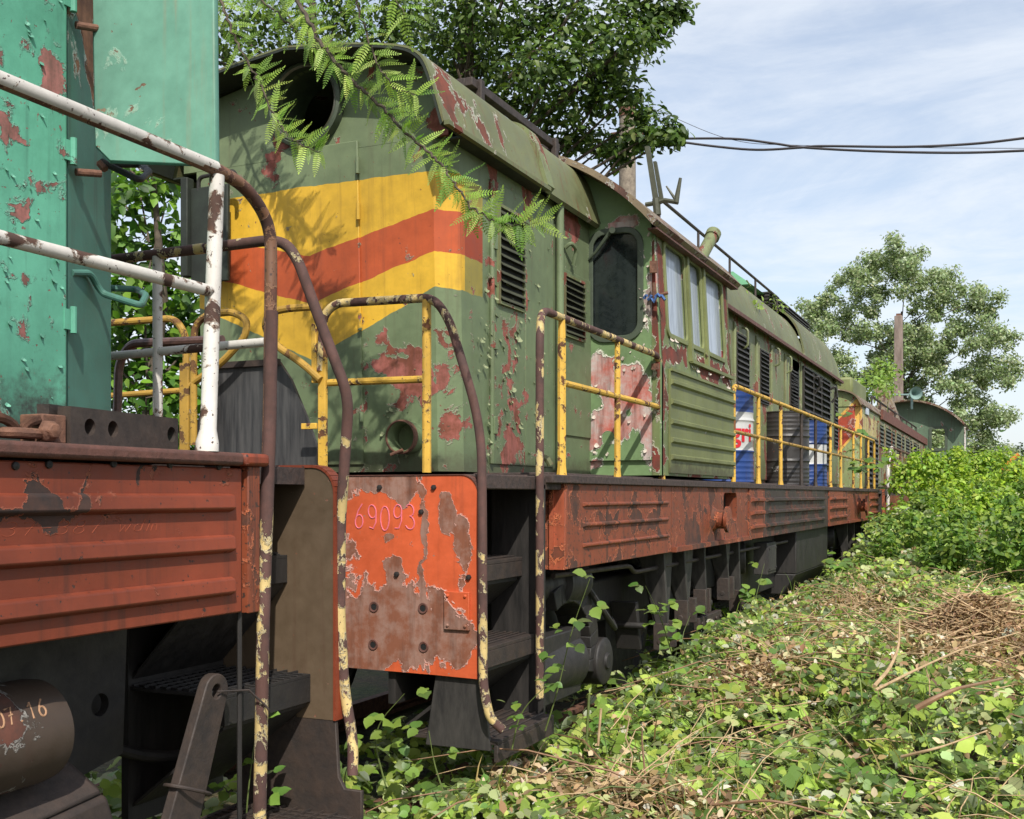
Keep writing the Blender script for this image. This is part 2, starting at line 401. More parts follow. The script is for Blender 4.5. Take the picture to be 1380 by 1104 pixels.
M['yellow_rail'] = paint('yellow_rail_paint', lin(212, 168, 66), th=.585, scale=12.0, primer=lin(122, 78, 44), primer2=lin(84, 56, 40), rim=lin(228, 196, 110), streak=0, spots=.65, spotscale=60, bump=.7)
M['olive_rail'] = paint('olive_yellow_rail_paint', lin(176, 138, 56), th=.585, scale=12.0, primer=lin(120, 84, 44), primer2=lin(90, 64, 40), rim=lin(196, 160, 84), streak=0, spots=.65, spotscale=60, bump=.7)
M['brown_rail'] = plain('brown_worn_rail', lin(104, 76, 68), .38, .35, 30, bump=.3, c2=lin(70, 52, 48))
M['olive_plate'] = paint('olive_brown_plate', lin(94, 78, 60), th=.72, scale=4, primer=lin(170, 110, 90), primer2=lin(110, 74, 56), streak=.6, streakcol=lin(86, 66, 50), spots=.70, spotscale=30, bump=.4)
M['steel_dark'] = plain('dark_greasy_steel', lin(46, 42, 39), .6, .4, 10, c2=lin(30, 28, 27), bump=.5)
M['dark_green'] = plain('dark_green_and_eaves_shade', lin(44, 52, 42), .7, .4, 6, c2=lin(30, 34, 29))  # folded screen's own green; also painted shade under visor and gutter
M['steel_grey'] = plain('grey_dusty_steel', lin(66, 63, 60), .6, .4, 9, c2=lin(32, 30, 29), stretch=(2, 2, .5))
M['steel_brown'] = plain('brown_greasy_steel', lin(66, 54, 47), .65, .4, 14, c2=lin(42, 36, 33), bump=.5)
M['rusty_iron'] = plain('bare_rusty_iron', lin(122, 84, 64), .8, .4, 26, c2=lin(84, 58, 48), bump=.8)
M['rubber'] = plain('streaked_black_rubber', lin(34, 34, 36), .5, .4, 5, c2=lin(84, 83, 82), stretch=(6, 6, .4), bump=.2)
nt_ = None
M['dark'] = plain('dark_interior', lin(24, 24, 23), .9, .3, 8, bump=0)
M['slat'] = plain('louvre_dark_green', lin(74, 76, 58), .6, .35, 12)
M['slat_dark'] = plain('louvre_sooty', lin(52, 48, 42), .6, .4, 12)
M['seal'] = plain('olive_rubber_seal', lin(72, 82, 66), .55, .3, 14, bump=.2)
M['glass_dark'] = plain('dusty_dark_glass', lin(26, 32, 32), .09, .4, 26, c2=lin(38, 44, 44), bump=.03, spec=.6)
M['glass_pale'] = plain('dusty_sky_tinted_glass', lin(166, 174, 186), .16, .2, 5, c2=lin(132, 140, 152), stretch=(4, 4, .6), bump=.03)  # pale base colour stands for reflected sky, with dusty streaks
M['deck'] = plain('deck_rim_dark_rust', lin(74, 58, 52), .75, .4, 30, c2=lin(50, 42, 40), bump=.7)
M['roof_rust'] = paint('rusty_cab_roof', lin(128, 112, 88), th=.54, scale=5, primer=lin(112, 78, 62), primer2=lin(84, 60, 52), streak=.3, spots=.66)
M['blue'] = paint('drum_blue', lin(32, 60, 118), th=.72, scale=5, primer=lin(110, 84, 70), streak=.25, spots=.73, rough=.42, wave=.1)
M['white'] = plain('drum_white', lin(190, 190, 188), .5, .14, 9)
M['black_drum'] = paint('drum_black', lin(48, 45, 44), th=.70, scale=4, primer=lin(104, 74, 58), streak=.5, streakcol=lin(92, 82, 72), spots=.71, rough=.45, wave=.3)
M['red'] = plain('red_lettering', lin(196, 32, 44), .5, .1, 9)
M['chalk_pink'] = plain('pink_chalk', lin(228, 116, 132), .9, .25, 40)
M['chalk_tan'] = plain('tan_paint_marks', lin(176, 136, 104), .8, .3, 40)
M['chalk_faint'] = plain('faint_scratch_marks', lin(152, 76, 50), .9, .2, 40)
M['concrete'] = plain('weathered_concrete', lin(150, 138, 122), .9, .25, 14, c2=lin(112, 102, 92), bump=.5)
M['timber'] = plain('grey_pole_concrete', lin(142, 126, 116), .9, .25, 6, c2=lin(110, 96, 88), stretch=(1, 1, .3))
M['cable'] = plain('grey_black_cable', lin(66, 62, 66), .6, .3, 4, bump=0)
M['hatch_green'] = plain('bright_green_hatch', lin(98, 152, 112), .6, .2, 6)
M['rag'] = plain('blue_rope', lin(70, 104, 160), .8, .3, 60)
M['crane'] = plain('orange_machine_paint', lin(206, 132, 50), .6, .2, 10)

# ------------------------------------------------------------------ common builders
GRP = 'green shunting locomotives standing in a row'
def louver(parent, y0, y1, z0, z1, n, X=XH, mat='slat', depth=0.03, name='louvre'):
    fr = MB(); t = .018
    fr.box(X, X + depth * .6, y0 - t, y0, z0 - t, z1 + t); fr.box(X, X + depth * .6, y1, y1 + t, z0 - t, z1 + t)
    fr.box(X, X + depth * .6, y0, y1, z1, z1 + t); fr.box(X, X + depth * .6, y0, y1, z0 - t, z0)
    f = fr.build(name, M[mat] if mat != 'slat' else M['hood_far'], parent)
    b = MB(); b.box(X - .012, X + .003, y0, y1, z0, z1); b.build('dark_opening', M['dark'], f)
    s = MB(); p = (z1 - z0) / n
    for i in range(n):
        z = z0 + i * p; wv = .006 * R.uniform(-1, 1)
        s.hexa([(X + .004, y0, z + p * .72), (X + .004, y0, z + p * .80), (X + depth + wv, y0, z + p * .30), (X + depth + wv, y0, z + p * .16)],
               [(X + .004, y1, z + p * .72), (X + .004, y1, z + p * .80), (X + depth - wv, y1, z + p * .30), (X + depth - wv, y1, z + p * .16)])
    s.build('slats', M[mat], f, smooth=0)
    return f

def roof_sheet(parent, prof, y0, y1, mat, xc=XC, t=.022, name='roof', bevel=0):
    out = [(xc - u, z) for u, z in prof[::-1]] + [(xc + u, z) for u, z in prof[1:]]
    inn = [(xc - max(0, u - t), z - t) for u, z in prof[::-1]] + [(xc + max(0, u - t), z - t) for u, z in prof[1:]]
    n = len(out); mb = MB(); vs = []
    for y in (y0, y1):
        vs += [(x, y, z) for x, z in out] + [(x, y, z) for x, z in inn]
    fs = []
    for i in range(n - 1):
        fs += [(i, i + 1, 2 * n + i + 1, 2 * n + i), (n + i, 3 * n + i, 3 * n + i + 1, n + i + 1)]
        fs += [(i, n + i, n + i + 1, i + 1), (2 * n + i, 2 * n + i + 1, 3 * n + i + 1, 3 * n + i)]
    fs += [(0, 2 * n, 3 * n, n), (n - 1, 2 * n - 1, 4 * n - 1, 3 * n - 1)]
    mb.add(vs, fs)
    return mb.build(name, M[mat], parent, smooth=28)

def sampled(prof, k=4):
    """smooth curve through a half profile"""
    out = []
    for i in range(len(prof) - 1):
        p0 = prof[max(0, i - 1)]; p1 = prof[i]; p2 = prof[i + 1]; p3 = prof[min(len(prof) - 1, i + 2)]
        for j in range(k):
            t = j / k
            out.append(tuple(.5 * (2 * p1[c] + (p2[c] - p0[c]) * t + (2 * p0[c] - 5 * p1[c] + 4 * p2[c] - p3[c]) * t * t + (3 * p1[c] - p0[c] - 3 * p2[c] + p3[c]) * t ** 3) for c in (0, 1)))
    out.append(prof[-1]); return out

def rib(mb, y0, y1, z, X, d=.022, h=.05, taper=.02):
    a = [(X, y0, z - h / 2), (X, y0, z + h / 2), (X + d, y0 + taper, z + h * .28), (X + d, y0 + taper, z - h * .22)]
    b = [(X, y1, z - h / 2), (X, y1, z + h / 2), (X + d, y1 - taper, z + h * .28), (X + d, y1 - taper, z - h * .22)]
    mb.hexa(a, b)

def wheel(parent, y, x, right=1):
    o = MB().lathe((x, y, .525), (right, 0, 0), [(.55, -.07), (.55, -.045), (.525, -.035), (.525, .06), (.45, .065), (.43, .03), (.2, .015), (.17, .07), (0.001, .07)], 36)
    w = o.build('wheel', M['steel_dark'], parent)
    MB().lathe((x, y, .525), (right, 0, 0), [(.13, .07), (.13, .16), (.10, .18), (.001, .18)], 18).build('axle_cap', M['steel_brown'], w)
    return w
def pedestal(parent, y0, y1, x=-2.3, zt=1.09, zb=.45, mat='steel_grey'):
    """tapered bogie guide hanging from the frame, forked foot with pin"""
    mb = MB(); ym = (y0 + y1) / 2; w = (y1 - y0) / 2
    def ring(z, hw, xo): return [(x - xo, ym - hw, z), (x, ym - hw, z), (x, ym - hw + .035, z), (x - xo, ym - hw + .035, z)]
    mb.hexa(ring(zt, w, .20), ring(zb + .12, w * .55, .09))
    mb.hexa([(x - .2, ym - w + .03, zt), (x - .05, ym - w + .03, zt), (x - .05, ym + w, zt), (x - .2, ym + w, zt)],
            [(x - .11, ym - w * .5, zb + .12), (x - .05, ym - w * .5, zb + .12), (x - .05, ym + w * .5, zb + .12), (x - .11, ym + w * .5, zb + .12)])
    p = mb.build('axle_guide', M[mat], parent, bevel=.006)
    f = MB()
    for s in (-1, 1): f.box(x - .10, x + .005, ym + s * w * .5 - .035, ym + s * w * .5 + .02, zb - .06, zb + .135)
    f.cyl((x - .05, ym - w * .7, zb), (x - .05, ym + w * .7, zb), .022, 10)
    f.build('forked_foot', M['steel_brown'], p, bevel=.004)
    return p
# ------------------------------------------------------------------ the middle locomotive
main = empty('diesel_locomotive', (XC, 13.2, 0), 'middle olive green locomotive with yellow and orange chevron nose and three drums aboard', 'locomotive', GRP)
# --- hood behind the chevrons
def plan(z, s):
    y = 5.27 - .036 * (z - 1.6)
    return [(-4.375, y, z), (-2.805, y, z), (XH, y + .12, z), (XH, 7.37, z), (2 * XC - XH, 7.37, z), (2 * XC - XH, y + .12, z)]
hood = MB().hexa(plan(1.63, 0), plan(3.40, 0)).build('front_hood', M['hood'], main, smooth=25)
G = [(.88, 3.402), (.88, 3.66), (.80, 3.765), (.62, 3.81), (.3, 3.875), (0, 3.91)]
gab = [(XC + u, z) for u, z in G] + [(XC - u, z) for u, z in G[-2::-1]]
gable = MB().holed(gab, circle(XC, 3.675, .205), lambda u, v, w: (u, 5.206 - w, v), .03).build('nose_gable', M['hood'], hood)
ring = MB().lathe((XC, 5.206, 3.675), (0, -1, 0), [(.205, -.25), (.205, .0), (.207, .05), (.222, .058), (.238, .05), (.242, .0)], 40).build('lamp_ring', M['seal'], hood)
MB().lathe((XC, 5.206, 3.675), (0, -1, 0), [(.201, .05), (.209, .062), (.216, .05)], 40).build('chrome_rim', plain('dull_chrome', lin(150, 150, 140), .35, .3, 20, metallic=.8), ring)
k = MB()
k.tube(fillet([(XC + .12, 5.75, 3.44), (XC + .05, 5.5, 3.60), (XC + .14, 5.42, 3.72), (XC + .1, 5.7, 3.85)], .1), .035, 8)
k.lathe((XC + .04, 5.55, 3.56), (.3, -1, .2), [(.001, .05), (.1, .05), (.12, 0), (.12, -.1)], 18)
k.build('headlamp_duct', M['steel_grey'], hood)
# nose door with its seams and hinges
d = MB()
def fx(px, py): return face(px, py, 5.25).x
xa, xb = fx(378, 400), fx(489, 400)
def slab(mb, x0, x1, z0, z1, pr):
    yy = lambda z: 5.27 - .036 * (z - 1.6)
    mb.hexa([(x0, yy(z0), z0), (x1, yy(z0), z0), (x1, yy(z1), z1), (x0, yy(z1), z1)],
            [(x0, yy(z0) - pr, z0), (x1, yy(z0) - pr, z0), (x1, yy(z1) - pr, z1), (x0, yy(z1) - pr, z1)])
slab(d, xa, xb, 1.67, 3.44, .012)
door = d.build('nose_door', M['hood'], hood, bevel=.005)
for z in (1.95, 2.45, 3.05, 3.3):
    MB().cyl((xb + .008, 5.225 - .03 * (z - 1.9), z - .045), (xb + .008, 5.225 - .03 * (z - 1.9), z + .045), .012, 8).build('hinge', M['hood'], door)
pc = face(552, 590, 5.25)
pp = MB().lathe((pc.x, 5.262, pc.z), (0, -1, 0), [(.076, -.2), (.076, -.02), (.072, .09), (.080, .11), (.090, .105), (.088, .06), (.086, 0)], 30).build('filler_neck', M['hood'], hood)
MB().lathe((pc.x, 5.262, pc.z), (0, -1, 0), [(.001, -.14), (.06, -.14), (.075, -.15)], 24).build('dark_bore', M['dark'], pp)
rr = MB().lathe((pc.x, 5.262, pc.z), (0, -1, 0), [(.079, .100), (.084, .118), (.092, .114), (.093, .085)], 30)
rr.cyl((pc.x - .05, 5.135, pc.z - .095), (pc.x + .02, 5.14, pc.z - .07), .009, 8)
rr.build('rusty_clamp', M['rusty_iron'], pp)
# doors and seams on the hood side
def yh(px): return side(px, 420, XH).y
s1 = MB().box(XH, XH + .012, yh(661) + .012, yh(706) - .006, 1.68, 3.30).build('side_door', M['hood'], hood, bevel=.004)
louver(s1, yh(669), yh(701), 2.62, 3.16, 11, XH + .012, 'slat')
s2 = MB().box(XH, XH + .010, yh(706) + .008, yh(744), 1.68, 3.32).build('side_door', M['hood'], hood, bevel=.004)
h = MB()
for z in (1.85, 2.33, 2.9): MB().box(XH + .012, XH + .034, yh(661) - .012, yh(661) + .03, z, z + .10).build('hinge', M['hood'], s1, bevel=.003)
h.cyl((XH + .012, yh(661) - .004, 1.68), (XH + .012, yh(661) - .004, 3.3), .016, 8)
h.build('hinge_rod', M['hood'], s1, bevel=.003)
pl = MB(); pl.cyl((XH + .035, yh(748), 1.65), (XH + .035, yh(748), 3.42), .026, 12); pl.box(XH, XH + .02, yh(753), yh(755), 1.65, 3.38)
pl.build('down_pipe', M['hood'], hood)
s3 = MB().box(XH, XH + .010, yh(757), 7.36, 1.9, 3.0).build('side_door', M['hood'], hood, bevel=.004)
louver(s3, yh(758), yh(783), 2.57, 2.95, 9, XH + .010, 'slat')
MB().tube(fillet([(XH + .01, yh(760), 3.14), (XH + .05, yh(760), 3.17), (XH + .06, yh(766), 3.14), (XH + .03, yh(767), 3.04)], .03), .014, 8).build('hook_handle', M['hood'], hood)
MB().tube(fillet([(XH, yh(722), 1.72), (XH + .07, yh(722), 1.74), (XH + .09, yh(722) + .02, 1.69)], .03), .02, 8).build('drain_tap', M['hood_far'], hood)
# roof of the front hood
PR = sampled([(0, 3.93), (.35, 3.89), (.68, 3.83), (.82, 3.77), (.89, 3.66), (.972, 3.395)], 4)
roof = roof_sheet(main, PR, 4.98, 6.32, 'hood_roof', name='hood_roof', t=.009)
roof_sheet(roof, [(u - .0105, z - .0115) if u > .05 else (u, z - .0115) for u, z in PR], 4.979, 5.19, 'dark_green', name='visor_shade_sheet', t=.01)  # dark sheet added under the visor to deepen its shade
P2 = [(u * 1.018, z + .016) for u, z in PR]
roof_sheet(roof, P2, 6.32, 6.43, 'hood_far', name='roof_strap', t=.035)
P3 = [(u * .985, z - .005) for u, z in PR]
roof_sheet(main, P3, 6.43, 7.40, 'hood_roof', name='hood_roof')
for sx in (1, -1):
    g = MB(); x0 = XC + sx * .972
    g.box(min(x0, x0 + sx * .03), max(x0, x0 + sx * .03), 4.98, 6.34, 3.372, 3.395)
    g.build('gutter', M['hood_roof'], roof)
    MB().box(min(x0 - sx * .004, x0 - sx * .10), max(x0 - sx * .004, x0 - sx * .10), 5.20, 6.34, 3.374, 3.384).build('soffit_shade', M['dark_green'], roof)  # dark strip below the gutter, eaves shade put into its colour
hb = MB(); yA, yB = side(622, 112, -2.95).y, side(742, 178, -2.95).y
for (x0, x1, a, b) in ((-2.93, -2.88, yA, yB), (-4.3, -4.25, yA, yB), (-4.25, -2.93, yA, yA + .05), (-4.25, -2.93, yB - .05, yB)): hb.box(x0, x1, a, b, 3.90, 3.95)
for y in (yA + .08, yB - .12): hb.box(-2.90, -2.86, y, y + .05, 3.72, 3.96)
hb.box(-4.2, -3.0, yA + .06, yB - .06, 3.9, 3.93)
hb.build('roof_hatch', M['steel_brown'], roof, bevel=.004)
# left side folding screen seen behind the near railing
sc = MB(); a0, a1 = face(246, 235, 5.08), face(305, 370, 5.08)
sc.box(a0.x, a0.x + .05, 5.06, 5.12, 2.76, 3.33); sc.box(a0.x + .05, a1.x, 5.09, 5.115, 2.72, 3.27)
sc.build('folded_screen', M['dark_green'], main, bevel=.006)
MB().tube(fillet([(a0.x + .1, 5.1, 3.25), (a0.x + .1, 5.1, 3.33), (a1.x + .05, 5.1, 3.34), (a1.x + .05, 5.1, 3.25)], .04), .012, 8).build('screen_handle', M['steel_dark'], main)

def flakes(parent, pts, mat, out, along, up_=(0, 0, 1)):
    """loose curls of paint still hanging on the sheet: pts = (point, size)"""
    mb = MB(); out, along, up_ = Vector(out), Vector(along), Vector(up_)
    for p, s in pts:
        p = Vector(p); a = R.uniform(-1.2, 1.2); d = (-up_ * math.cos(a) + along * math.sin(a)); w = (along * math.cos(a) + up_ * math.sin(a)) * s * R.uniform(.35, .7)
        rows = []
        for i in range(4):
            t = i / 3; q = p + d * s * math.sin(t * 1.5) * .8 + out * s * (1 - math.cos(t * 1.7)) * .55 + out * .001
            k = (1, .95, .7, .3)[i] * R.uniform(.8, 1.2); rows.append((q - w * k, q + w * k * R.uniform(.6, 1)))
        for i in range(3):
            a0, b0 = rows[i]; a1, b1 = rows[i + 1]; n = out * .0012
            mb.hexa([a0, b0, b1, a1], [a0 + n, b0 + n, b1 + n, a1 + n])
    o = mb.build('paint_flakes', mat, parent, smooth=60); o['kind'] = 'stuff'; return o
M['flake_green'] = plain('paint_flake_green', lin(142, 148, 112), .6, .3, 30, c2=lin(110, 120, 86))
M['flake_pale'] = plain('paint_flake_pale', lin(206, 198, 184), .6, .3, 30, c2=lin(178, 160, 148))
fl_ = [((XH + .013, R.uniform(yh(640), yh(700)), R.uniform(1.72, 2.75)), R.uniform(.012, .034)) for _ in range(70)]
fl_ += [((XH + .012, R.uniform(yh(708), yh(742)), R.uniform(1.72, 3.1)), R.uniform(.01, .024)) for _ in range(18)]
flakes(hood, fl_, M['flake_green'], (1, 0, 0), (0, 1, 0))
flakes(hood, [((R.uniform(-3.15, -2.83), 5.262, R.uniform(1.7, 2.3)), R.uniform(.012, .03)) for _ in range(22)], M['flake_green'], (0, -1, 0), (1, 0, 0))
# --- cab
def cw(z): return 1.39 - max(0, z - 2.4) * .052
RA = 1.876; ZC = 2.125
arcp = [(RA * math.sin(math.radians(a)), ZC + RA * math.cos(math.radians(a))) for a in np.linspace(0, 49.8, 15)]
fw = [(cw(z), z) for z in (1.64, 2.4, 3.30)] + [(u, z - .03) for u, z in arcp[::-1] if u < 1.33]
cabf = MB().prism([(XC + u, 7.38, z) for u, z in fw] + [(XC - u, 7.38, z) for u, z in fw[::-1]], (0, .05, 0)).build('cab_front_wall', M['green_door'], main, smooth=0)
dx0, dx1 = -2.755, -2.262
dr = MB().holed(rect(dx0, dx1, 1.745, 3.40), rrect(-2.690, -2.350, 2.60, 3.325, .10), lambda u, v, w: (u, 7.352 - w, v), .024).build('cab_door', M['green_door'], main)
MB().holed(rrect(-2.725, -2.315, 2.565, 3.36, .13), rrect(-2.682, -2.358, 2.61, 3.317, .09), lambda u, v, w: (u, 7.336 - w, v), .016).build('window_seal', M['seal'], dr, bevel=.005)
MB().box(-2.70, -2.34, 7.364, 7.374, 2.59, 3.335).build('door_window', M['glass_dark'], dr)
flakes(dr, [((R.uniform(-2.72, -2.30), 7.352, R.uniform(1.78, 2.50)), R.uniform(.012, .034)) for _ in range(22)] + [((R.uniform(-2.33, -2.28), 7.352, R.uniform(2.5, 3.3)), R.uniform(.015, .04)) for _ in range(14)], M['flake_pale'], (0, -1, 0), (1, 0, 0))
wp = MB(); wp.tube([face(823, 312, 7.30), face(803, 340, 7.31), face(786, 357, 7.33)], [.016, .011, .006], 8); wp.cyl(face(825, 310, 7.27), face(825, 310, 7.37), .022, 10)
wp.build('wiper', M['seal'], dr)
for z in (1.95, 2.5, 3.0): MB().cyl((dx0 - .006, 7.345, z), (dx0 - .006, 7.345, z + .1), .014, 8).build('hinge', M['cab'], dr)
lk = MB(); lk.cyl((-2.27, 7.33, 2.85), (-2.14, 7.34, 2.88), .012, 8); lk.cyl((-2.23, 7.32, 2.84), (-2.23, 7.30, 2.95), .014, 8); lk.box(-2.25, -2.20, 7.315, 7.34, 2.36, 2.40); lk.box(-2.26, -2.21, 7.31, 7.335, 3.02, 3.10)
lk.build('door_latch', M['rusty_iron'], dr)
cp = MB()      # corner pillar and side wall
for zz in ((1.64, 2.4), (2.4, 3.34)):
    cp.hexa([(XC + cw(zz[0]) - .01, 7.372, zz[0]), (XC + cw(zz[0]), 7.40, zz[0]), (XC + cw(zz[0]), 7.52, zz[0]), (XC + cw(zz[0]) - .05, 7.52, zz[0]), (XC + cw(zz[0]) - .06, 7.372, zz[0])],
            [(XC + cw(zz[1]) - .01, 7.372, zz[1]), (XC + cw(zz[1]), 7.40, zz[1]), (XC + cw(zz[1]), 7.52, zz[1]), (XC + cw(zz[1]) - .05, 7.52, zz[1]), (XC + cw(zz[1]) - .06, 7.372, zz[1])])
cp.build('corner_pillar', M['cab'], main)
def cabside(u, v, w): return (XC + cw(v) + w, u, v)
wall = MB(); cells = [(7.52, 8.14, 7.575, 8.095), (8.14, 8.62, 8.19, 8.57), (8.62, 9.50, 8.69, 9.27)]
for (a, b, c, e) in cells: wall.holed(rect(a, b, 2.40, 3.345), rrect(c, e, 2.635, 3.285, .06), cabside, .05)
wall.prism([(XC + cw(z), 7.52, z) for z in (1.64, 2.398)] + [(XC + 1.33, 7.52, 2.398), (XC + 1.33, 7.52, 1.64)], (0, 1.98, 0))
cabw = wall.build('cab_side_wall', M['cab'], main, smooth=20)
for (a, b, c, e) in cells:
    fr = MB().holed(rrect(c - .025, e + .025, 2.61, 3.31, .07), rrect(c + .012, e - .012, 2.647, 3.273, .055), lambda u, v, w: cabside(u, v, w + .014), .02).build('window', M['panel'], cabw, bevel=.004)
    q = [(c - .01, 2.625), (e + .01, 2.625), (e + .01, 3.295), (c - .01, 3.295)]
    MB().hexa([cabside(u, v, -.03) for u, v in q], [cabside(u, v, -.022) for u, v in q]).build('pane', M['glass_pale'], fr)
st = MB()
for y in (8.14, 8.62): st.hexa([cabside(y - .025, 2.5, 0), cabside(y + .025, 2.5, 0), cabside(y + .025, 2.5, .03), cabside(y - .025, 2.5, .03)], [cabside(y - .025, 3.34, 0), cabside(y + .025, 3.34, 0), cabside(y + .025, 3.34, .03), cabside(y - .025, 3.34, .03)])
st.box(XS + .001, XS + .03, 8.12, 9.46, 2.49, 2.515)
st.build('window_posts', M['panel'], cabw)
flakes(cabw, [((XS + .004, R.uniform(7.55, 9.45), R.uniform(2.40, 2.62)), R.uniform(.015, .04)) for _ in range(24)], M['flake_pale'], (1, 0, 0), (0, 1, 0))
cr = MB().box(XS + .001, XS + .014, 7.56, 9.50, 1.66, 2.39)
for z in (2.30, 2.16, 2.02, 1.89, 1.77): rib(cr, 7.57, 9.49, z, XS + .014, .02, .045, .004)
cr.box(XS + .014, XS + .03, 7.56, 9.50, 2.375, 2.395)
cr.build('ribbed_panel', M['panel'], main, smooth=0)
MB().box(XL, XL + .05, 7.43, 9.5, 1.64, 3.34).build('cab_side_wall', M['panel'], main)
rw = [(XC + u, 9.45, z) for u, z in fw] + [(XC - u, 9.45, z) for u, z in fw[::-1]]
MB().prism(rw, (0, .05, 0)).build('cab_rear_wall', M['panel'], main, smooth=0)
croof = roof_sheet(main, arcp, 7.14, 9.66, 'roof_rust', name='cab_roof', t=.03)
MB().box(XC + 1.35, XC + 1.415, 7.2, 9.62, 3.288, 3.300).build('eaves_strip', M['near_flange'], croof)
hq = Vector((XC + 1.12, 8.2, 3.63))
an = MB()
A = lambda px, py: face(px, py, 8.2)
an.tube([A(886, 290), A(884, 268)], .03, 8)
an.hexa([A(873, 197) + Vector((-.025, 0, 0)), A(873, 197) + Vector((.01, 0, 0)), A(873, 197) + Vector((.01, .03, 0)), A(873, 197) + Vector((-.025, .03, 0))], [A(883, 268) + Vector((-.02, 0, 0)), A(883, 268) + Vector((.02, 0, 0)), A(883, 268) + Vector((.02, .03, 0)), A(883, 268) + Vector((-.02, .03, 0))])
an.hexa([A(879, 215) + Vector((-.01, .05, 0)), A(879, 215) + Vector((.015, .05, 0)), A(879, 215) + Vector((.015, .08, 0)), A(879, 215) + Vector((-.01, .08, 0))], [A(888, 270) + Vector((-.01, .05, 0)), A(888, 270) + Vector((.02, .05, 0)), A(888, 270) + Vector((.02, .08, 0)), A(888, 270) + Vector((-.01, .08, 0))])
an.tube([A(870, 276), A(888, 273), A(896, 270), A(914, 273)], .018, 6)
an.tube([A(911, 273), A(917, 240)], [.022, .012], 6); an.tube([A(911, 270), A(898, 251)], [.014, .007], 6)
an.build('broken_aerial', M['slat'], croof)
vb = side(950, 340, XC + 1.36); vt = vb + Vector((.02, .16, .16))
v_ = MB().cyl(vb - Vector((.02, .12, .1)), vt, .05, 16); v_.cyl(vt - Vector((.002, .016, .016)), vt + Vector((.004, .03, .03)), .062, 16)
v_.build('roof_vent', M['hood_far'], croof)

# --- long hood behind the cab
XF = XH
rh = MB().box(2 * XC - XF, XF, 9.50, 19.45, 1.63, 3.44).build('engine_hood', M['hood_far'], main)
PE = sampled([(0, 4.12), (.4, 4.09), (.64, 4.0), (.80, 3.83), (.90, 3.62), (.95, 3.43)], 4)
er = roof_sheet(main, PE, 9.5, 15.7, 'hood_roof', name='engine_hood_roof')
PE2 = sampled([(0, 4.20), (.45, 4.17), (.7, 4.06), (.86, 3.86), (.94, 3.62), (.97, 3.43)], 4)
roof_sheet(main, PE2, 15.7, 18.9, 'hood_roof', name='engine_hood_roof')
PE3 = [(u * .97, z - .06) for u, z in PE2]
roof_sheet(main, PE3, 18.9, 19.5, 'panel', name='engine_hood_roof')
ew = MB()
ew.prism([(XC + u * .985, 19.35, z - .02) for u, z in PE] + [(XC - u * .985, 19.35, z - .02) for u, z in PE[::-1]], (0, .05, 0))
ew.prism([(XC + u * .985, 9.55, z - .02) for u, z in PE] + [(XC - u * .985, 9.55, z - .02) for u, z in PE[::-1]], (0, .05, 0))
ew.build('hood_ends', M['hood_far'], rh, smooth=0)
for sx in (.95, -.985): MB().box(XC + sx, XC + sx + .035, 9.5, 19.45, 3.39, 3.43).build('gutter', M['near_flange'], er)
rs = MB()
for y in (9.9, 11.3, 12.7, 14.1, 15.5): rs.cyl((XC + .62, y, 3.97), (XC + .62, y, 4.24), .014, 8)
rs.tube([(XC + .62, 9.9, 4.24), (XC + .62, 15.6, 4.24)], .016, 8)
rs.build('roof_railing', M['steel_brown'], er)
ht = MB().hexa([(XC - .3, 14.3, 4.22), (XC + .52, 14.3, 4.22), (XC + .52, 18.3, 4.28), (XC - .3, 18.3, 4.28)],
               [(XC - .05, 14.6, 4.46), (XC + .22, 14.6, 4.46), (XC + .30, 18.1, 4.46), (XC - .05, 18.1, 4.46)])
htt = ht.build('roof_hatch', M['hatch_green'], main)
hl = MB()
for i in range(4): hl.box(XC + .40, XC + .62, 15.2, 18.3, 4.10 + i * .045, 4.115 + i * .045)
hl.box(XC + .38, XC + .58, 15.2, 18.3, 4.08, 4.27)
hl.build('hatch_slats', M['slat_dark'], htt)
def yf(px): return side(px, 500, XF).y
edges = [976, 986, 1007, 1017, 1020, 1036, 1046, 1056, 1060, 1076]
for i in range(len(edges) - 1):
    a, b = yf(edges[i]), yf(edges[i + 1])
    pr = (.014, .03, .008, .022)[i % 4]
    dd = MB().box(XF, XF + pr, a + .012, b - .012, 1.68, 3.34)
    dd.cyl((XF + pr, a + .03, 1.7), (XF + pr, a + .03, 3.3), .014, 6)
    o = dd.build('hood_door', M['hood_far'], rh, bevel=.004)
    lv_ = {1: (988, 1004, 2.5, 3.22), 4: (1022, 1033, 2.6, 3.2), 8: (1063, 1073, 2.65, 3.2)}.get(i)
    if lv_: louver(o, yf(lv_[0]), yf(lv_[1]), lv_[2], lv_[3], 12, XF + pr, 'slat_dark')
    if i in (1, 5, 7):
        ym = (a + b) / 2
        MB().tube(fillet([(XF + pr, ym, 3.1), (XF + pr + .06, ym, 3.12), (XF + pr + .06, ym, 3.3), (XF + pr, ym, 3.33)], .03), .014, 6).build('grab_handle', M['hood_far'], o)
dd = MB().box(XF, XF + .016, 9.75, 10.98, 1.68, 3.34).build('hood_door', M['hood_far'], rh, bevel=.004)
louver(dd, 10.3, 10.95, 2.3, 3.25, 14, XF + .016, 'slat_dark')
dd = MB().box(XF, XF + .014, 15.0, 15.75, 1.68, 3.34).build('hood_door', M['hood_far'], rh, bevel=.004)
louver(dd, 15.1, 15.5, 2.45, 3.2, 14, XF + .014, 'slat_dark')
rg = MB().box(XF, XF + .02, 15.82, 18.4, 1.68, 3.36).build('radiator_grille', M['hood_far'], rh, bevel=.004)
for a, b in ((15.9, 16.65), (16.75, 17.4), (17.5, 18.3)): louver(rg, a, b, 1.95, 3.3, 15, XF + .02, 'slat_dark', .05)
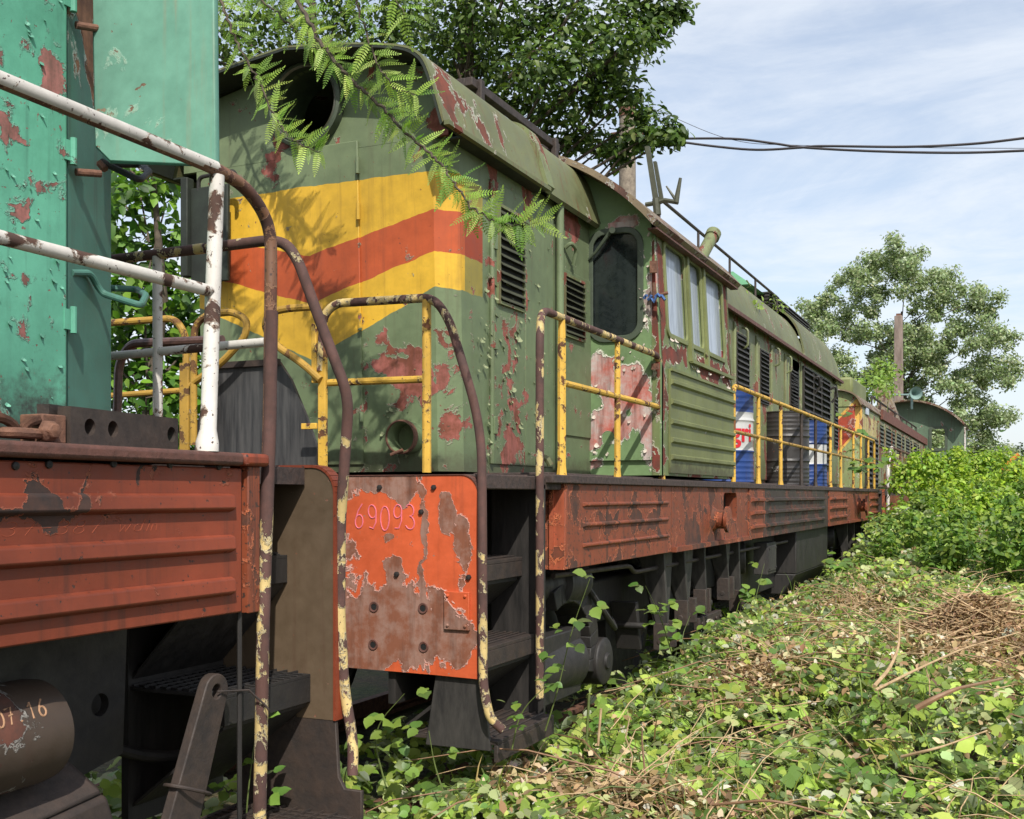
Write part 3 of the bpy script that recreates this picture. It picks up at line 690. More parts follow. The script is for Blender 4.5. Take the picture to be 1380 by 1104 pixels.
dd = MB().box(XF, XF + .014, 18.45, 19.4, 1.68, 3.34).build('hood_door', M['hood_far'], rh, bevel=.004)
louver(dd, 18.95, 19.3, 2.3, 3.2, 14, XF + .014, 'slat_dark')
hk = MB()
for y in (16.7, 18.4): hk.tube(fillet([(XF + .02, y, 3.2), (XF + .12, y, 3.25), (XF + .12, y + .1, 3.1), (XF + .04, y + .1, 3.0)], .04), .02, 6)
hk.build('hooks', M['steel_grey'], rh)

# --- running frame
Y0, Y1 = 4.63, 21.7
dk = MB().box(XL + .02, XS - .02, Y0 + .02, Y1, 1.53, 1.60)
dk.box(XS - .02, XS + .025, 5.60, 20.85, 1.565, 1.612); dk.box(XL - .025, XL + .02, 5.60, 20.85, 1.565, 1.612)
dk.box(XS - .30, XS + .02, 5.36, 5.6, 1.565, 1.610)
dk.box(XH, XS - .06, 5.5, 20.8, 1.60, 1.625)
deck = dk.build('deck', M['deck'], main, bevel=.006)
sf = MB().box(XS - .10, XS, 5.60, 7.635, 1.10, 1.565)
for z in (1.45, 1.335, 1.22): rib(sf, 5.85, 7.55, z, XS, .016, .03, .03)
sf.build('side_panel', M['frame'], main, bevel=.004)
sf = MB(); q0 = side(975, 690, XS).y; q1 = side(993, 690, XS).y
sf.holed(rect(7.640, side(1008, 680, XS).y, 1.135, 1.565), rrect(q0, q1, 1.26, 1.525, .06), lambda u, v, w: (XS + w, u, v), .10)
sf.box(XS - .1, XS + .035, 7.640, side(1008, 680, XS).y, 1.10, 1.135)
side2 = sf.build('side_panel', M['frame'], main, smooth=0)
jk = side(962, 700, XS)
MB().lathe((XS, jk.y, jk.z), (1, 0, 0), [(.10, 0), (.075, .03), (.075, .09), (.105, .10), (.105, .125), (.001, .13)], 24).build('jacking_pad', M['frame'], side2)
MB().box(XS - .3, XS - .101, q0 - .1, q1 + .1, 1.2, 1.56).build('dark_opening', M['dark'], side2)
prev = side(1008, 680, XS).y + .006
for px, ribs, mt in ((1029, 1, 'frame'), (1110, 1, 'frame_soot'), (1116, 0, 'frame_soot'), (1141, 1, 'frame'), (1171, 2, 'frame'), (1183, 1, 'frame')):
    y1 = side(px, 680, XS).y
    b = MB().box(XS - .10, XS + (.012 if ribs == 1 else 0), prev, y1 - .006, 1.10, 1.565)
    if ribs == 1:
        for z in (1.46, 1.34, 1.21): rib(b, prev + .05, y1 - .06, z, XS + .012, .03, .045, .03)
    if ribs == 2:
        b.box(XS, XS + .035, prev, y1 - .006, 1.10, 1.135)
        b.lathe((XS, (prev + y1) / 2, 1.35), (1, 0, 0), [(.16, 0), (.10, .03), (.10, .1), (.15, .11), (.15, .14), (.001, .145)], 20)
    b.build('side_panel', M[mt], main, smooth=20); prev = y1
lf = MB().box(XL, XL + .1, 5.6, 20.85, 1.1, 1.565); lf.build('side_panel', M['frame'], main)
MB().box(XL + .12, XS - .12, 5.62, 20.8, 1.15, 1.52).build('underframe', M['frame_black'], main)
# --- front end plate
xr = face(646, 700, 4.62).x
pts = [(XL + .08, .68), (-3.02, .665), (face(588, 890, 4.62).x, .66), (xr, .655)]
cor = [(xr - .085 + .085 * math.cos(a), 1.595 - .085 + .085 * math.sin(a)) for a in np.linspace(0, math.pi / 2, 8)]
ep = MB().prism([(x, 4.605, z) for x, z in pts + cor + [(XL + .14, 1.595), (XL + .08, 1.52)]], (0, .02, 0))
endp = ep.build('end_plate', M['frame_front'], main, smooth=30)
fl = MB()
for (x0, z0), (x1, z1) in zip([(xr, .655)] + cor, cor + [(-3.3, 1.595)]):
    n_ = Vector((z1 - z0, 0, -(x1 - x0))).normalized() * .004
    fl.hexa([(x0, 4.60, z0), (x0, 4.66, z0), (x0 + n_.x, 4.66, z0 + n_.z), (x0 + n_.x, 4.60, z0 + n_.z)], [(x1, 4.60, z1), (x1, 4.66, z1), (x1 + n_.x, 4.66, z1 + n_.z), (x1 + n_.x, 4.60, z1 + n_.z)])
fl.build('plate_edge', M['near_flange'], endp, smooth=0)
for (px, py) in ((504, 818), (570, 820), (503, 869), (571, 872)):
    p = face(px, py, 4.605)
    bo = MB().lathe((p.x, 4.605, p.z), (0, -1, 0), [(.027, 0), (.024, .006), (.016, .004), (.014, -.015)], 14).build('bolt_hole', M['near_flange'], endp)
    MB().lathe((p.x, 4.605, p.z), (0, -1, 0), [(.016, .002), (.001, .002)], 14).build('dark_bore', M['dark'], bo, smooth=0)
p0, p1 = face(600, 848, 4.605), face(634, 798, 4.605)
cv = MB().box(p0.x, p1.x, 4.590, 4.605, p0.z, p1.z)
for x in (p0.x + .02, p1.x - .02):
    for z in (p0.z + .02, p1.z - .02): cv.lathe((x, 4.59, z), (0, -1, 0), [(.009, 0), (.007, .007), (.001, .008)], 8)
cv.build('cover_plate', M['frame_front'], endp, bevel=.003)
bs = MB()
for (px, py) in ((535, 774), (632, 778), (585, 657), (512, 657), (568, 690)):
    p = face(px, py, 4.605); bs.lathe((p.x, 4.605, p.z), (0, -1, 0), [(.014, 0), (.012, .012), (.001, .014)], 6)
bs.build('plate_bolts', M['steel_dark'], endp)
num = write('69093', 0, 0, 1, 1, 0)
nl, nr = face(477, 712, 4.60), face(563, 680, 4.60)
def nmap(u, v, h): return (nl.x + u / 5.0 * (nr.x - nl.x), 4.6035 - h, nl.z - .004 + v * (nr.z - nl.z) + .006 * math.sin(u * 2))
mp2 = lambda u, v, h: nmap(u, v, h)
strk = [[(u, v) for u, v in s] for s in num]
mb = MB()
for s in strk:
    pts3 = [nmap(u, v, .0006) for u, v in s]
    mb.tube([Vector(p) + Vector((0, .0012, 0)) for p in pts3], .0034, 6)
mb.build('chalk_number', M['chalk_pink'], endp, smooth=0)
# --- steps at the front corner (and the mirrored ones)
def steps(parent, mir, ya, yb, end_y, black='frame_black'):
    X = lambda x: (2 * XC - x) if mir else x
    def bx(mb, x0, x1, *r): return mb.box(min(X(x0), X(x1)), max(X(x0), X(x1)), *r)
    s = MB(); bx(s, -2.52, XS - .02, yb, yb + .03, .34, 1.56)
    s.build('step_stringer', M[black], parent, bevel=.004)
    s = MB(); bx(s, -2.74, -2.70, ya, yb, .5, 1.53); s.build('step_back', M[black], parent)
    for z, xo, xi in ((1.18, -2.34, -2.70), (.78, -2.27, -2.66), (.37, -2.16, -2.62)):
        t = MB(); bx(t, xi, xo, ya, yb, z - .02, z); bx(t, xo - .02, xo, ya, yb, z - .10, z - .02)
        for i in range(9): bx(t, xi + .03 + i * (xo - xi - .05) / 9, xi + .04 + i * (xo - xi - .05) / 9, ya, yb, z, z + .008)
        o = t.build('step_tread', M['steel_brown'], parent, bevel=.003)
        if z > .5:
            k = MB(); a = [(X(xo - .02), ya + .02, z - .1), (X(xo - .02), yb - .02, z - .1), (X(xi), yb - .02, z - .38), (X(xi), ya + .02, z - .38)]
            k.hexa([Vector(q) for q in a], [Vector(q) + Vector((0, 0, -.02)) for q in a]); k.build('riser_plate', M[black], o)
steps(main, False, 4.64, 5.33, 4.62)
steps(main, True, 4.64, 5.33, 4.62)
sh = [face(px, py, 4.63) for px, py in ((590, 888), (647, 895), (661, 1013), (573, 1004))]
shd = MB().prism(sh, (0, .022, 0)).build('step_side_shield', M['steel_grey'], main, bevel=.004)
pf = MB().hexa([(-2.475, 5.58, 1.10), (XS - .004, 5.58, 1.10), (XS - .004, 5.58, 1.565), (-2.475, 5.58, 1.565)], [(-2.475, 5.61, 1.10), (XS - .004, 5.61, 1.10), (XS - .004, 5.61, 1.565), (-2.475, 5.61, 1.565)])
pf.box(-2.285, -2.262, 5.565, 5.58, 1.10, 1.56)
pf.build('frame_end_panel', M['rusty_orange'], main)
# --- handrails of the middle locomotive
ry = 2.46
hr = MB().tube(fillet([(XS + .01, 5.21, .47), (XS + .01, 5.21, 2.30), (XS - .02, 5.30, ry), (XS - .02, 7.36, ry), (XS - .02, 7.467, 2.36), (XS - .02, 7.467, 2.2)], .11), .0215, 12)
hr1 = hr.build('handrail', M['rail_cream'], main)
mb = MB().tube([(XS - .02, 5.587, 2.11), (XS - .02, 7.467, 2.11)], .018, 10); mb.build('middle_rail', M['yellow_rail'], hr1)
for y, w in ((5.587, .024), (6.514, .020), (7.467, .020)):
    MB().tube([(XS - .02, y, 1.61), (XS - .02, y, 1.66), (XS - .02, y, 2.30), (XS - .02, y, ry - .01)], [w * 1.25, w, w, w * .8], 8).build('post', M['yellow_rail'], hr1)
Yr = 4.66
e = [face(432, 500, Yr), face(436, 425, Yr), face(452, 409, Yr), face(585, 401, Yr), face(606, 432, Yr), face(640, 545, Yr - .01), face(649, 600, Yr - .03), face(650, 700, 4.585), face(651, 925, 4.585), face(660, 968, 4.575), face(678, 984, 4.60)]
he = MB().tube(fillet(e, .14), .0215, 12).build('end_handrail', M['rail_cream'], main)
MB().tube([face(443, 516, Yr), face(575, 511, Yr)], .018, 10).build('middle_rail', M['yellow_rail'], he)
MB().tube([face(575, 637, Yr), face(575, 404, Yr)], .022, 10).build('post', M['yellow_rail'], he)
po = MB(); a, b = face(435, 640, Yr), face(435, 425, Yr)
po.box(a.x - .022, a.x + .022, Yr - .012, Yr + .012, 1.60, b.z); po.box(a.x - .055, a.x - .026, Yr - .02, Yr, 2.06, b.z - .04); po.box(a.x - .11, a.x - .022, Yr - .03, Yr - .012, 1.83, 1.86)
po.build('gate_post', M['yellow_rail'], he, bevel=.003)
hoopR = [(432, 512), (408, 490), (372, 466), (356, 440), (362, 422), (385, 416), (432, 413)]
MB().tube(fillet([face(x, y, Yr - .02) for x, y in hoopR], .1), .019, 10).build('gate_hoop', M['olive_rail'], he)
hoopL = [(258, 520), (262, 515), (298, 490), (330, 455), (334, 432), (315, 420), (278, 424), (262, 440), (261, 470), (261, 600)]
hl_ = MB().tube(fillet([face(x, y, Yr - .02) for x, y in hoopL], .07), .019, 10).build('gate_hoop', M['olive_rail'], main)
MB().tube(fillet([face(x, y, Yr) for x, y in ((138, 640), (138, 436), (236, 429), (251, 452), (251, 640))], .07), .019, 10).build('end_handrail', M['olive_rail'], main)
MB().tube([face(141, 534, Yr), face(250, 526, Yr)], .016, 10).build('middle_rail', M['olive_rail'], main)
gp = MB(); q = face(251, 500, Yr); gp.box(q.x - .03, q.x + .03, Yr - .02, Yr - .005, 1.6, 2.2); gp.build('gate_post', M['olive_rail'], main, bevel=.003)
# railing along the drums
hx = XS - .02
hr2 = MB().tube(fillet([(hx, 9.63, 1.62), (hx, 9.63, ry), (hx, 20.42, ry), (hx, 20.42, 1.62)], .1), .0215, 10).build('handrail', M['yellow_rail'], main)
MB().tube([(hx, 9.63, 2.06), (hx, 20.42, 2.06)], .017, 8).build('middle_rail', M['olive_rail'], hr2)
for px in (1022, 1052, 1080, 1099, 1119, 1133, 1150, 1160, 1170):
    y = side(px, 600, hx).y
    dark = px in (1080, 1099)
    MB().tube([(hx, y, 1.61), (hx, y, 1.67), (hx, y, ry)], [.03, .02, .018], 8).build('post', M['steel_brown'] if dark else M['yellow_rail'], hr2)
# black rubber gangway sheet between the gate hoops
bsx = [face(px, py, 4.74) for px, py in ((258, 640), (264, 580), (276, 530), (290, 492), (376, 487), (392, 512), (412, 560), (426, 600), (434, 642))]
rb = MB().prism(bsx, (0, .02, 0)).build('gangway_sheet', M['rubber'], main)
q0, q1 = face(290, 492, 4.73), face(376, 487, 4.73)
MB().box(q0.x, q1.x, 4.72, 4.745, q0.z - .02, q0.z + .012).build('clamp_bar', M['steel_brown'], rb)
# --- bogies, brake gear, tank
for y in (6.35, 8.35, 10.2, 16.0, 17.9, 19.7):
    wheel(main, y, -2.82, 1); wheel(main, y, 2 * XC + 2.82, -1)
for a, b, zb in ((7.72, 8.12, .44), (8.25, 8.72, .56), (8.86, 9.12, .6), (9.62, 10.0, .64), (10.1, 10.4, .5), (17.4, 17.8, .5), (18.2, 18.6, .5), (19.1, 19.5, .5), (20.0, 20.4, .5)):
    pedestal(main, a, b, -2.28, 1.095, zb)
MB().box(-2.95, -2.62, 5.6, 10.6, .62, .92).build('bogie_frame', M['frame_black'], main, bevel=.02)
MB().box(-2.95, -2.62, 15.4, 20.4, .62, .92).build('bogie_frame', M['frame_black'], main, bevel=.02)
tk = MB().hexa([(XL + .1, 12.95, .36), (-2.42, 12.95, .36), (-2.42, 15.3, .36), (XL + .1, 15.3, .36)], [(XL + .1, 12.95, .60), (-2.26, 12.95, .60), (-2.26, 15.3, .60), (XL + .1, 15.3, .60)])
tk.box(XL + .1, -2.26, 12.95, 15.3, .60, 1.095)
tank = tk.build('fuel_tank', M['frame_black'], main, bevel=.012)
MB().box(XL + .4, -2.5, 11.2, 12.9, .45, 1.1).build('battery_box', M['frame_black'], main, bevel=.01)
ca, cb = Vector((-2.50, 5.72, .99)), Vector((-2.42, 6.30, .99))
bc = MB().lathe(ca, cb - ca, [(.001, .02), (.05, .02), (.055, 0), (.085, 0), (.09, .05), (.105, .10), (.105, .30), (.145, .31), (.145, .335), (.135, .345), (.135, .56), (.12, .60), (.07, .63), (.02, .64), (.018, .67), (.001, .67)], 28).build('brake_cylinder', M['steel_grey'], main)
MB().lathe(ca, ca - cb, [(.05, -.018), (.001, -.018)], 16).build('dark_bore', M['dark'], bc)
gc = MB().lathe((-2.50, 5.58, .52), (.06, 1, 0), [(.001, 0), (.19, 0), (.20, .015), (.20, .03), (.185, .035), (.185, .62), (.001, .62)], 26)
gc.box(-2.62, -2.34, 5.62, 6.2, .34, .72)
gc.build('gear_case', M['steel_dark'], main, bevel=.01)
ba = MB(); pa = [Vector((-2.36, 6.05 + .42 * math.sin(a) * .9, .58 + .30 * math.cos(a))) for a in np.linspace(-.5, 2.1, 12)]
for i in range(11):
    u, w = pa[i], pa[i + 1]; k = Vector((0, 6.0, .5))
    o0 = Vector((0, u.y - k.y, u.z - k.z)) * .32; o1 = Vector((0, w.y - k.y, w.z - k.z)) * .32
    ba.hexa([u, u + o0, u + o0 + Vector((-.2, 0, 0)), u + Vector((-.2, 0, 0))], [w, w + o1, w + o1 + Vector((-.2, 0, 0)), w + Vector((-.2, 0, 0))])
ba.lathe((-2.36, 6.62, .46), (1, 0, 0), [(.15, -.2), (.15, .02), (.13, .03), (.05, .035), (.05, .05), (.001, .05)], 20)
ba.build('brake_hanger', M['steel_dark'], main, bevel=.006)
lv = MB(); l0, l1 = face(708, 820, 5.5), face(722, 935, 5.5)
lv.hexa([l0 + Vector((-.03, 0, .02)), l0 + Vector((.03, 0, .02)), l0 + Vector((.03, .03, .02)), l0 + Vector((-.03, .03, .02))], [l1 + Vector((-.04, 0, -.1)), l1 + Vector((.04, 0, -.1)), l1 + Vector((.04, .03, -.1)), l1 + Vector((-.04, .03, -.1))])
lv.lathe(l0, (0, -1, 0), [(.04, -.03), (.04, .01), (.001, .01)], 14); lv.cyl(l0 + Vector((0, -.01, 0)), l0 + Vector((.12, -.02, 0)), .018, 10)
lv.build('brake_lever', M['steel_brown'], main, bevel=.003)
for y, r_ in ((10.7, .17), (16.6, .15)): MB().cyl((-3.1, y, .88), (-2.4, y + .2, .90), r_, 20).build('air_reservoir', M['steel_grey'], main, bevel=.01)
def spring(parent, x, y, z0, z1, r=.085, turns=6):
    n = turns * 14
    MB().tube([(x + r * math.cos(2 * math.pi * turns * i / n), y + r * math.sin(2 * math.pi * turns * i / n), z0 + (z1 - z0) * i / n) for i in range(n + 1)], .017, 7).build('coil_spring', M['frame_black'], parent)
for y in (9.40, 10.65, 16.9, 18.9, 19.9): spring(main, -2.52, y, .52, .84)
for y0_, y1_ in ((8.9, 9.65), (16.5, 17.2)):
    eb = MB().hexa([(-2.38, y0_, .40), (-2.33, y0_, .40), (-2.33, y0_, .50), (-2.38, y0_, .50)], [(-2.38, y1_, .40), (-2.33, y1_, .40), (-2.33, y1_, .50), (-2.38, y1_, .50)])
    for k in range(5): eb.cyl((-2.33, y0_ + .06 + k * (y1_ - y0_ - .12) / 4, .45), (-2.312, y0_ + .06 + k * (y1_ - y0_ - .12) / 4, .45), .018, 6)
    eb.build('equalizer_beam', M['steel_brown'], main, bevel=.006)
MB().tube(fillet([(-2.30, 5.66, 1.06), (-2.30, 7.0, 1.04), (-2.34, 7.2, .98), (-2.34, 12.8, .98)], .1), .016, 8).build('air_pipe', M['steel_brown'], main)
MB().tube(fillet([(-2.36, 6.35, .95), (-2.30, 6.55, .75), (-2.36, 6.9, .62), (-2.5, 7.2, .66)], .14), .019, 8).build('brake_hose', M['steel_dark'], main)
for y in (6.0, 8.1, 10.0):
    sh_ = MB().hexa([(-2.60, y - .5, .40), (-2.42, y - .5, .40), (-2.42, y - .45, .40), (-2.60, y - .45, .40)], [(-2.60, y - .60, .75), (-2.42, y - .60, .75), (-2.42, y - .54, .75), (-2.60, y - .54, .75)])
    sh_.cyl((-2.62, y - .56, .58), (-2.36, y - .56, .58), .025, 8); sh_.build('brake_shoe', M['steel_dark'], main, bevel=.006)
jb = MB().box(-2.40, -2.26, 11.3, 11.75, .70, 1.02); jb.box(-2.262, -2.25, 11.33, 11.72, .73, .99)
for k in range(4): jb.cyl((-2.25, 11.36 + (k % 2) * .33, .76 + (k // 2) * .2), (-2.24, 11.36 + (k % 2) * .33, .76 + (k // 2) * .2), .012, 6)
jb.build('junction_box', M['steel_grey'], main, bevel=.005)
# couplers and buffers beam gear
def coupler(parent, y0, sgn):
    c = MB().box(XC - .11, XC + .11, min(y0, y0 + sgn * .35), max(y0, y0 + sgn * .35), .92, 1.14)
    c.hexa([(XC - .2, y0 + sgn * .35, .88), (XC + .2, y0 + sgn * .35, .88), (XC + .2, y0 + sgn * .35, 1.2), (XC - .2, y0 + sgn * .35, 1.2)], [(XC - .22, y0 + sgn * .6, .88), (XC + .1, y0 + sgn * .55, .88), (XC + .1, y0 + sgn * .55, 1.2), (XC - .22, y0 + sgn * .6, 1.2)])
    c.build('coupler', M['rusty_iron'], parent, bevel=.02)
    h = MB().tube(fillet([(XC + .45, y0, .75), (XC + .45, y0 + sgn * .25, .65), (XC + .45, y0 + sgn * .4, .45), (XC + .42, y0 + sgn * .5, .4)], .1), .035, 10)
    h.build('brake_hose', M['steel_dark'], parent)
coupler(main, 4.6, -1); coupler(main, 21.7, 1)
MB().box(XL + .1, XS - .05, 21.68, 21.72, .66, 1.6).build('end_plate', M['frame'], main)
sb = MB(); sb.box(XS - .1, XS - .02, 20.9, 21.7, .4, .44); sb.box(XS - .35, XS - .02, 21.66, 21.7, .4, 1.6); sb.build('step_tread', M['steel_brown'], main)
# ------------------------------------------------------------------ the near locomotive (left edge)
near = empty('diesel_locomotive', (XC, -1.5, 0), 'turquoise locomotive with red ribbed frame and white handrails, nearest at the left edge', 'locomotive', GRP)
NB = -6.5
nf = MB().box(XS - .10, XS, NB, 2.83, 1.135, 1.585)
for z, h in ((1.478, .06), (1.352, .06), (1.222, .062)):
    a = [(XS, NB, z - h / 2), (XS, NB, z + h / 2), (XS + .020, NB, z + h * .36), (XS + .024, NB, z - h * .30)]
    nf.hexa(a, [(x, 2.775, zz) for (x, y, zz) in a])
nfo = nf.build('side_panel', M['near_red'], near, bevel=.005, smooth=20)
fl = MB(); fl.box(XS - .10, XS + .035, NB, 2.80, 1.592, 1.632)
fl.build('deck_edge', M['near_flange'], nfo, bevel=.012)
MB().box(XS - .10, XS + .035, 2.805, 2.93, 1.592, 1.632).build('deck_edge', M['near_red'], nfo, bevel=.012)
MB().box(XS - .06, XS + .012, 2.845, 2.905, 1.13, 1.592).build('end_strip', M['frame'], nfo, bevel=.003)
MB().tube([(XS - .02, 2.843, .3), (XS - .02, 2.843, 1.585)], .008, 8).build('stanchion', M['frame_black'], near)
bt = MB()
for px, py in ((65, 626), (152, 625), (228, 626), (294, 629), (20, 628)):
    p = side(px, py, XS); bt.lathe((XS, p.y, p.z), (1, 0, 0), [(.011, 0), (.010, .006), (.001, .009)], 10)
bt.build('rivets', M['steel_dark'], nfo)
scr = [[(u, v) for u, v in s] for s in write('37-387 wdm', 0, 0, 1, 1, .3)]
s0, s1 = side(0, 735, XS), side(215, 715, XS)
def smap(u, v, h): return Vector((XS + .0006 + h, s0.y + u / 10.0 * (s1.y - s0.y), 1.402 + v * .034))
def strokes3d(strk, mp, w, normal, th=.001):
    mb = MB()
    for s in strk:
        p = [Vector(mp(u, v, 0)) for u, v in s]
        mb.tube([q - normal(q) * w * .2 for q in p], w / 2, 6)
    return mb
strokes3d(scr, smap, .0015, lambda p: Vector((1, 0, 0))).build('scratched_writing', M['chalk_faint'], nfo, smooth=0)
MB().box(XL, XS - .12, NB, 3.34, 1.54, 1.60).build('deck', M['deck'], near)
MB().box(XL, XL + .1, NB, 2.83, 1.135, 1.6).build('side_panel', M['near_red'], near)
MB().box(XL + .12, XS - .12, NB, 2.82, 1.2, 1.53).build('underframe', M['frame_black'], near)
# hood with its opened end door and weather shield
NH = -2.75
nh = MB().hexa([(2 * XC - NH, NB, 1.64), (NH, NB, 1.64), (NH, 2.66, 1.64), (2 * XC - NH, 2.66, 1.64)], [(2 * XC - NH, NB, 3.5), (NH, NB, 3.5), (NH, 2.66, 3.5), (2 * XC - NH, 2.66, 3.5)]).build('hood', M['turq'], near, bevel=.012)
M['flake_turq'] = plain('paint_flake_turquoise', lin(104, 166, 142), .6, .25, 30, c2=lin(84, 136, 116))
flakes(nh, [((NH + .001, R.uniform(2.2, 2.64), R.uniform(1.72, 3.3)), R.uniform(.006, .018)) for _ in range(60)], M['flake_turq'], (1, 0, 0), (0, 1, 0))
roof_sheet(near, [(u * .86, z - .02) for u, z in PR], NB, 2.8, 'turq_dark', name='hood_roof')
sd = Vector((-2.765, 2.672, 0)); ed = Vector((-2.885, 2.985, 0))
nd = MB().hexa([Vector((sd.x, sd.y, 1.70)), Vector((ed.x, ed.y, 1.70)), Vector((ed.x - .022, ed.y - .008, 1.70)), Vector((sd.x - .022, sd.y - .008, 1.70))],
               [Vector((sd.x, sd.y, 3.40)), Vector((ed.x, ed.y, 3.40)), Vector((ed.x - .022, ed.y - .008, 3.40)), Vector((sd.x - .022, sd.y - .008, 3.40))]).build('end_door', M['turq_dark'], near, bevel=.003)
for z in (2.02, 2.56, 3.05):
    hg = MB().cyl((NH + .006, 2.675, z), (NH + .006, 2.675, z + .085), .011, 10); hg.box(NH - .002, NH + .005, 2.64, 2.675, z + .01, z + .075)
    hg.build('hinge', M['turq'], nd)
for zz in (2.08, 2.47):
    k = Vector((-2.86, 2.90, zz))
    px_ = (92, 365) if zz < 2.2 else (140, 225)
    if zz < 2.2: pts = [side(96, 368, -2.78), face(122, 368, 2.80), face(131, 385, 2.84), face(139, 396, 2.86), face(190, 412, 2.88), face(197, 398, 3.02), face(185, 390, 3.12), face(140, 388, 3.05)]
    else: pts = [face(137, 218, 2.83), face(188, 243, 2.85), face(202, 232, 2.98), face(190, 222, 3.12), face(148, 222, 3.05)]
    MB().tube(fillet(pts, .03), .0115, 10).build('grab_handle', M['turq_dark'] if zz < 2.2 else M['steel_dark'], near)
lkk = MB(); q = face(138, 224, 2.82); lkk.cyl(q + Vector((-.012, 0, .012)), q + Vector((.012, 0, -.012)), .013, 6); lkk.build('bracket_bolt', M['rusty_iron'], near)
S = lambda px, py: face(px, py, 2.76)
tl, tr, br_, bL, bl2 = S(122, -60), S(286, -60), S(290, 223), S(148, 217), S(128, 197)
tl.z = tr.z = 3.45
ss = MB().prism([tl, tr, br_, bL, bl2], (0, .014, 0))
shield = ss.build('weather_shield', M['turq_smooth'], near, bevel=.004)
eb = MB(); eb.tube([tl + Vector((0, .012, 0)), bl2 + Vector((0, .012, 0)), bL + Vector((0, .012, 0))], .009, 8); eb.tube([bL + Vector((0, .012, 0)), br_ + Vector((0, .012, 0)), tr + Vector((0, .012, 0))], .006, 8)
eb.build('rolled_edge', M['turq_dark'], shield)
for z in (3.02, 2.545): MB().cyl((NH - .01, 2.70, z), (tl.x + .03, 2.775, z + .01), .012, 10).build('stay', M['rusty_iron'], shield)
# end plate and steps
q = lambda px, py: face(px, py, 3.36)
xr = q(452, 700).x
cor = [(xr - .09 + .09 * math.cos(a), 1.60 - .09 + .09 * math.sin(a)) for a in np.linspace(0, math.pi / 2, 8)]
ep = MB().prism([(x, 3.35, z) for x, z in [(XL + .08, .72), (-2.75, .72), (-2.42, .86), (-2.36, .70), (xr, .70)] + cor + [(XL + .1, 1.60)]], (0, .02, 0)).build('end_plate', M['olive_plate'], near)
fl = MB()
for (x0, z0), (x1, z1) in zip([(xr, .70)] + cor, cor + [(-2.45, 1.60)]):
    n_ = Vector((z1 - z0, 0, -(x1 - x0))).normalized() * .010
    fl.hexa([(x0, 3.345, z0), (x0, 3.40, z0), (x0 + n_.x, 3.40, z0 + n_.z), (x0 + n_.x, 3.345, z0 + n_.z)], [(x1, 3.345, z1), (x1, 3.40, z1), (x1 + n_.x, 3.40, z1 + n_.z), (x1 + n_.x, 3.345, z1 + n_.z)])
fl.build('plate_edge', M['near_red'], ep, smooth=0)
sp = [(-2.62, .30), (-2.15, .30), (-2.09, .36), (-2.09, .46), (-2.16, .46), (-2.185, .50), (xr - .005, .86), (-2.62, .86)]
MB().prism([(x, 3.352, z) for x, z in sp], (0, .018, 0)).build('step_stringer', M['steel_brown'], near, bevel=.003)
MB().box(-2.72, -2.69, 2.86, 3.35, .40, 1.53).build('step_back', M['frame_black'], near)
MB().tube([(-2.70, 2.92, 1.592), (-2.42, 3.33, 1.592)], .014, 8).build('deck_lip', M['near_flange'], near)
for z, xo, xi, mt in ((1.285, -2.40, -2.70, 'frame_black'), (.86, -2.30, -2.70, 'steel_dark'), (.37, -2.12, -2.60, 'steel_brown')):
    t = MB(); t.box(xi, xo, 2.87, 3.348, z - .012, z); t.box(xo - .016, xo, 2.87, 3.348, z - .10, z - .012)
    for i in range(8): t.box(xi + .02 + i * (xo - xi - .03) / 8, xi + .026 + i * (xo - xi - .03) / 8, 2.87, 3.345, z, z + .010)
    for i in range(12): t.box(xi + .02, xo - .004, 2.89 + i * .038, 2.893 + i * .038, z, z + .006)
    o = t.build('step_tread', M[mt], near, bevel=.002)
    if z > .5:
        a = [(xo - .01, 2.88, z - .1), (xo - .01, 3.34, z - .1), (xi, 3.34, z - .40), (xi, 2.88, z - .40)]
        MB().hexa([Vector(p) for p in a], [Vector(p) + Vector((-.004, 0, -.015)) for p in a]).build('riser_plate', M['frame_black'], o)
# handrails
sr = MB().tube(fillet([(XS, NB, 2.49), (XS, 2.70, 2.49), (XS, 2.86, 2.47), (XS - .005, 2.985, 2.38), (XS - .005, 2.985, 2.2), (XS - .005, 2.975, 1.75), (XS + .005, 2.93, 1.1), (XS + .01, 2.90, .34)], .10), .0205, 14)
r1 = sr.build('handrail', M['rust_rail'], near)
r1w = MB().tube([(XS, NB, 2.491), (XS, 2.70, 2.491)], .0212, 14).build('white_rail', M['white_rail'], r1)
MB().tube([(XS + .0, 2.982, 2.1), (XS + .001, 2.972, 1.75), (XS + .006, 2.93, 1.1), (XS + .011, 2.90, .34)], .0212, 14).build('flaking_rail', M['rail_cream'], r1)
mid = MB().tube([(XS, NB, 2.115), (XS, 2.70, 2.115)], .0185, 12).build('middle_rail', M['white_rail'], r1)
pst = side(283, 604, XS)
MB().tube([(XS, 2.665, 1.632), (XS, 2.665, 1.66), (XS, 2.67, 1.70), (XS, 2.71, 2.47)], [.034, .034, .0245, .0225], 14).build('post', M['white_rail'], r1)
YN = 3.28
en = [face(40, 368, YN), face(145, 351, YN), face(362, 324, YN), face(386, 328, YN), face(402, 352, YN), face(432, 435, YN + .02), face(470, 535, YN + .06), face(466, 600, 3.36), face(459, 700, 3.375), face(458, 830, 3.38), face(464, 930, 3.39), face(476, 1000, 3.39), face(475, 1045, 3.37)]
r2 = MB().tube(fillet(en, .07), .0195, 14).build('end_handrail', M['rail_cream'], near)
MB().tube([face(40, 490, YN), face(358, 461, YN)], .0165, 12).build('middle_rail', M['white_rail'], r2)
MB().tube([face(213, 625, YN), face(212, 346, YN)], .0185, 12).build('post', M['white_rail'], r2)
MB().tube([face(364, 640, YN), face(364, 326, YN)], .017, 12).build('post', M['white_rail'], r2)
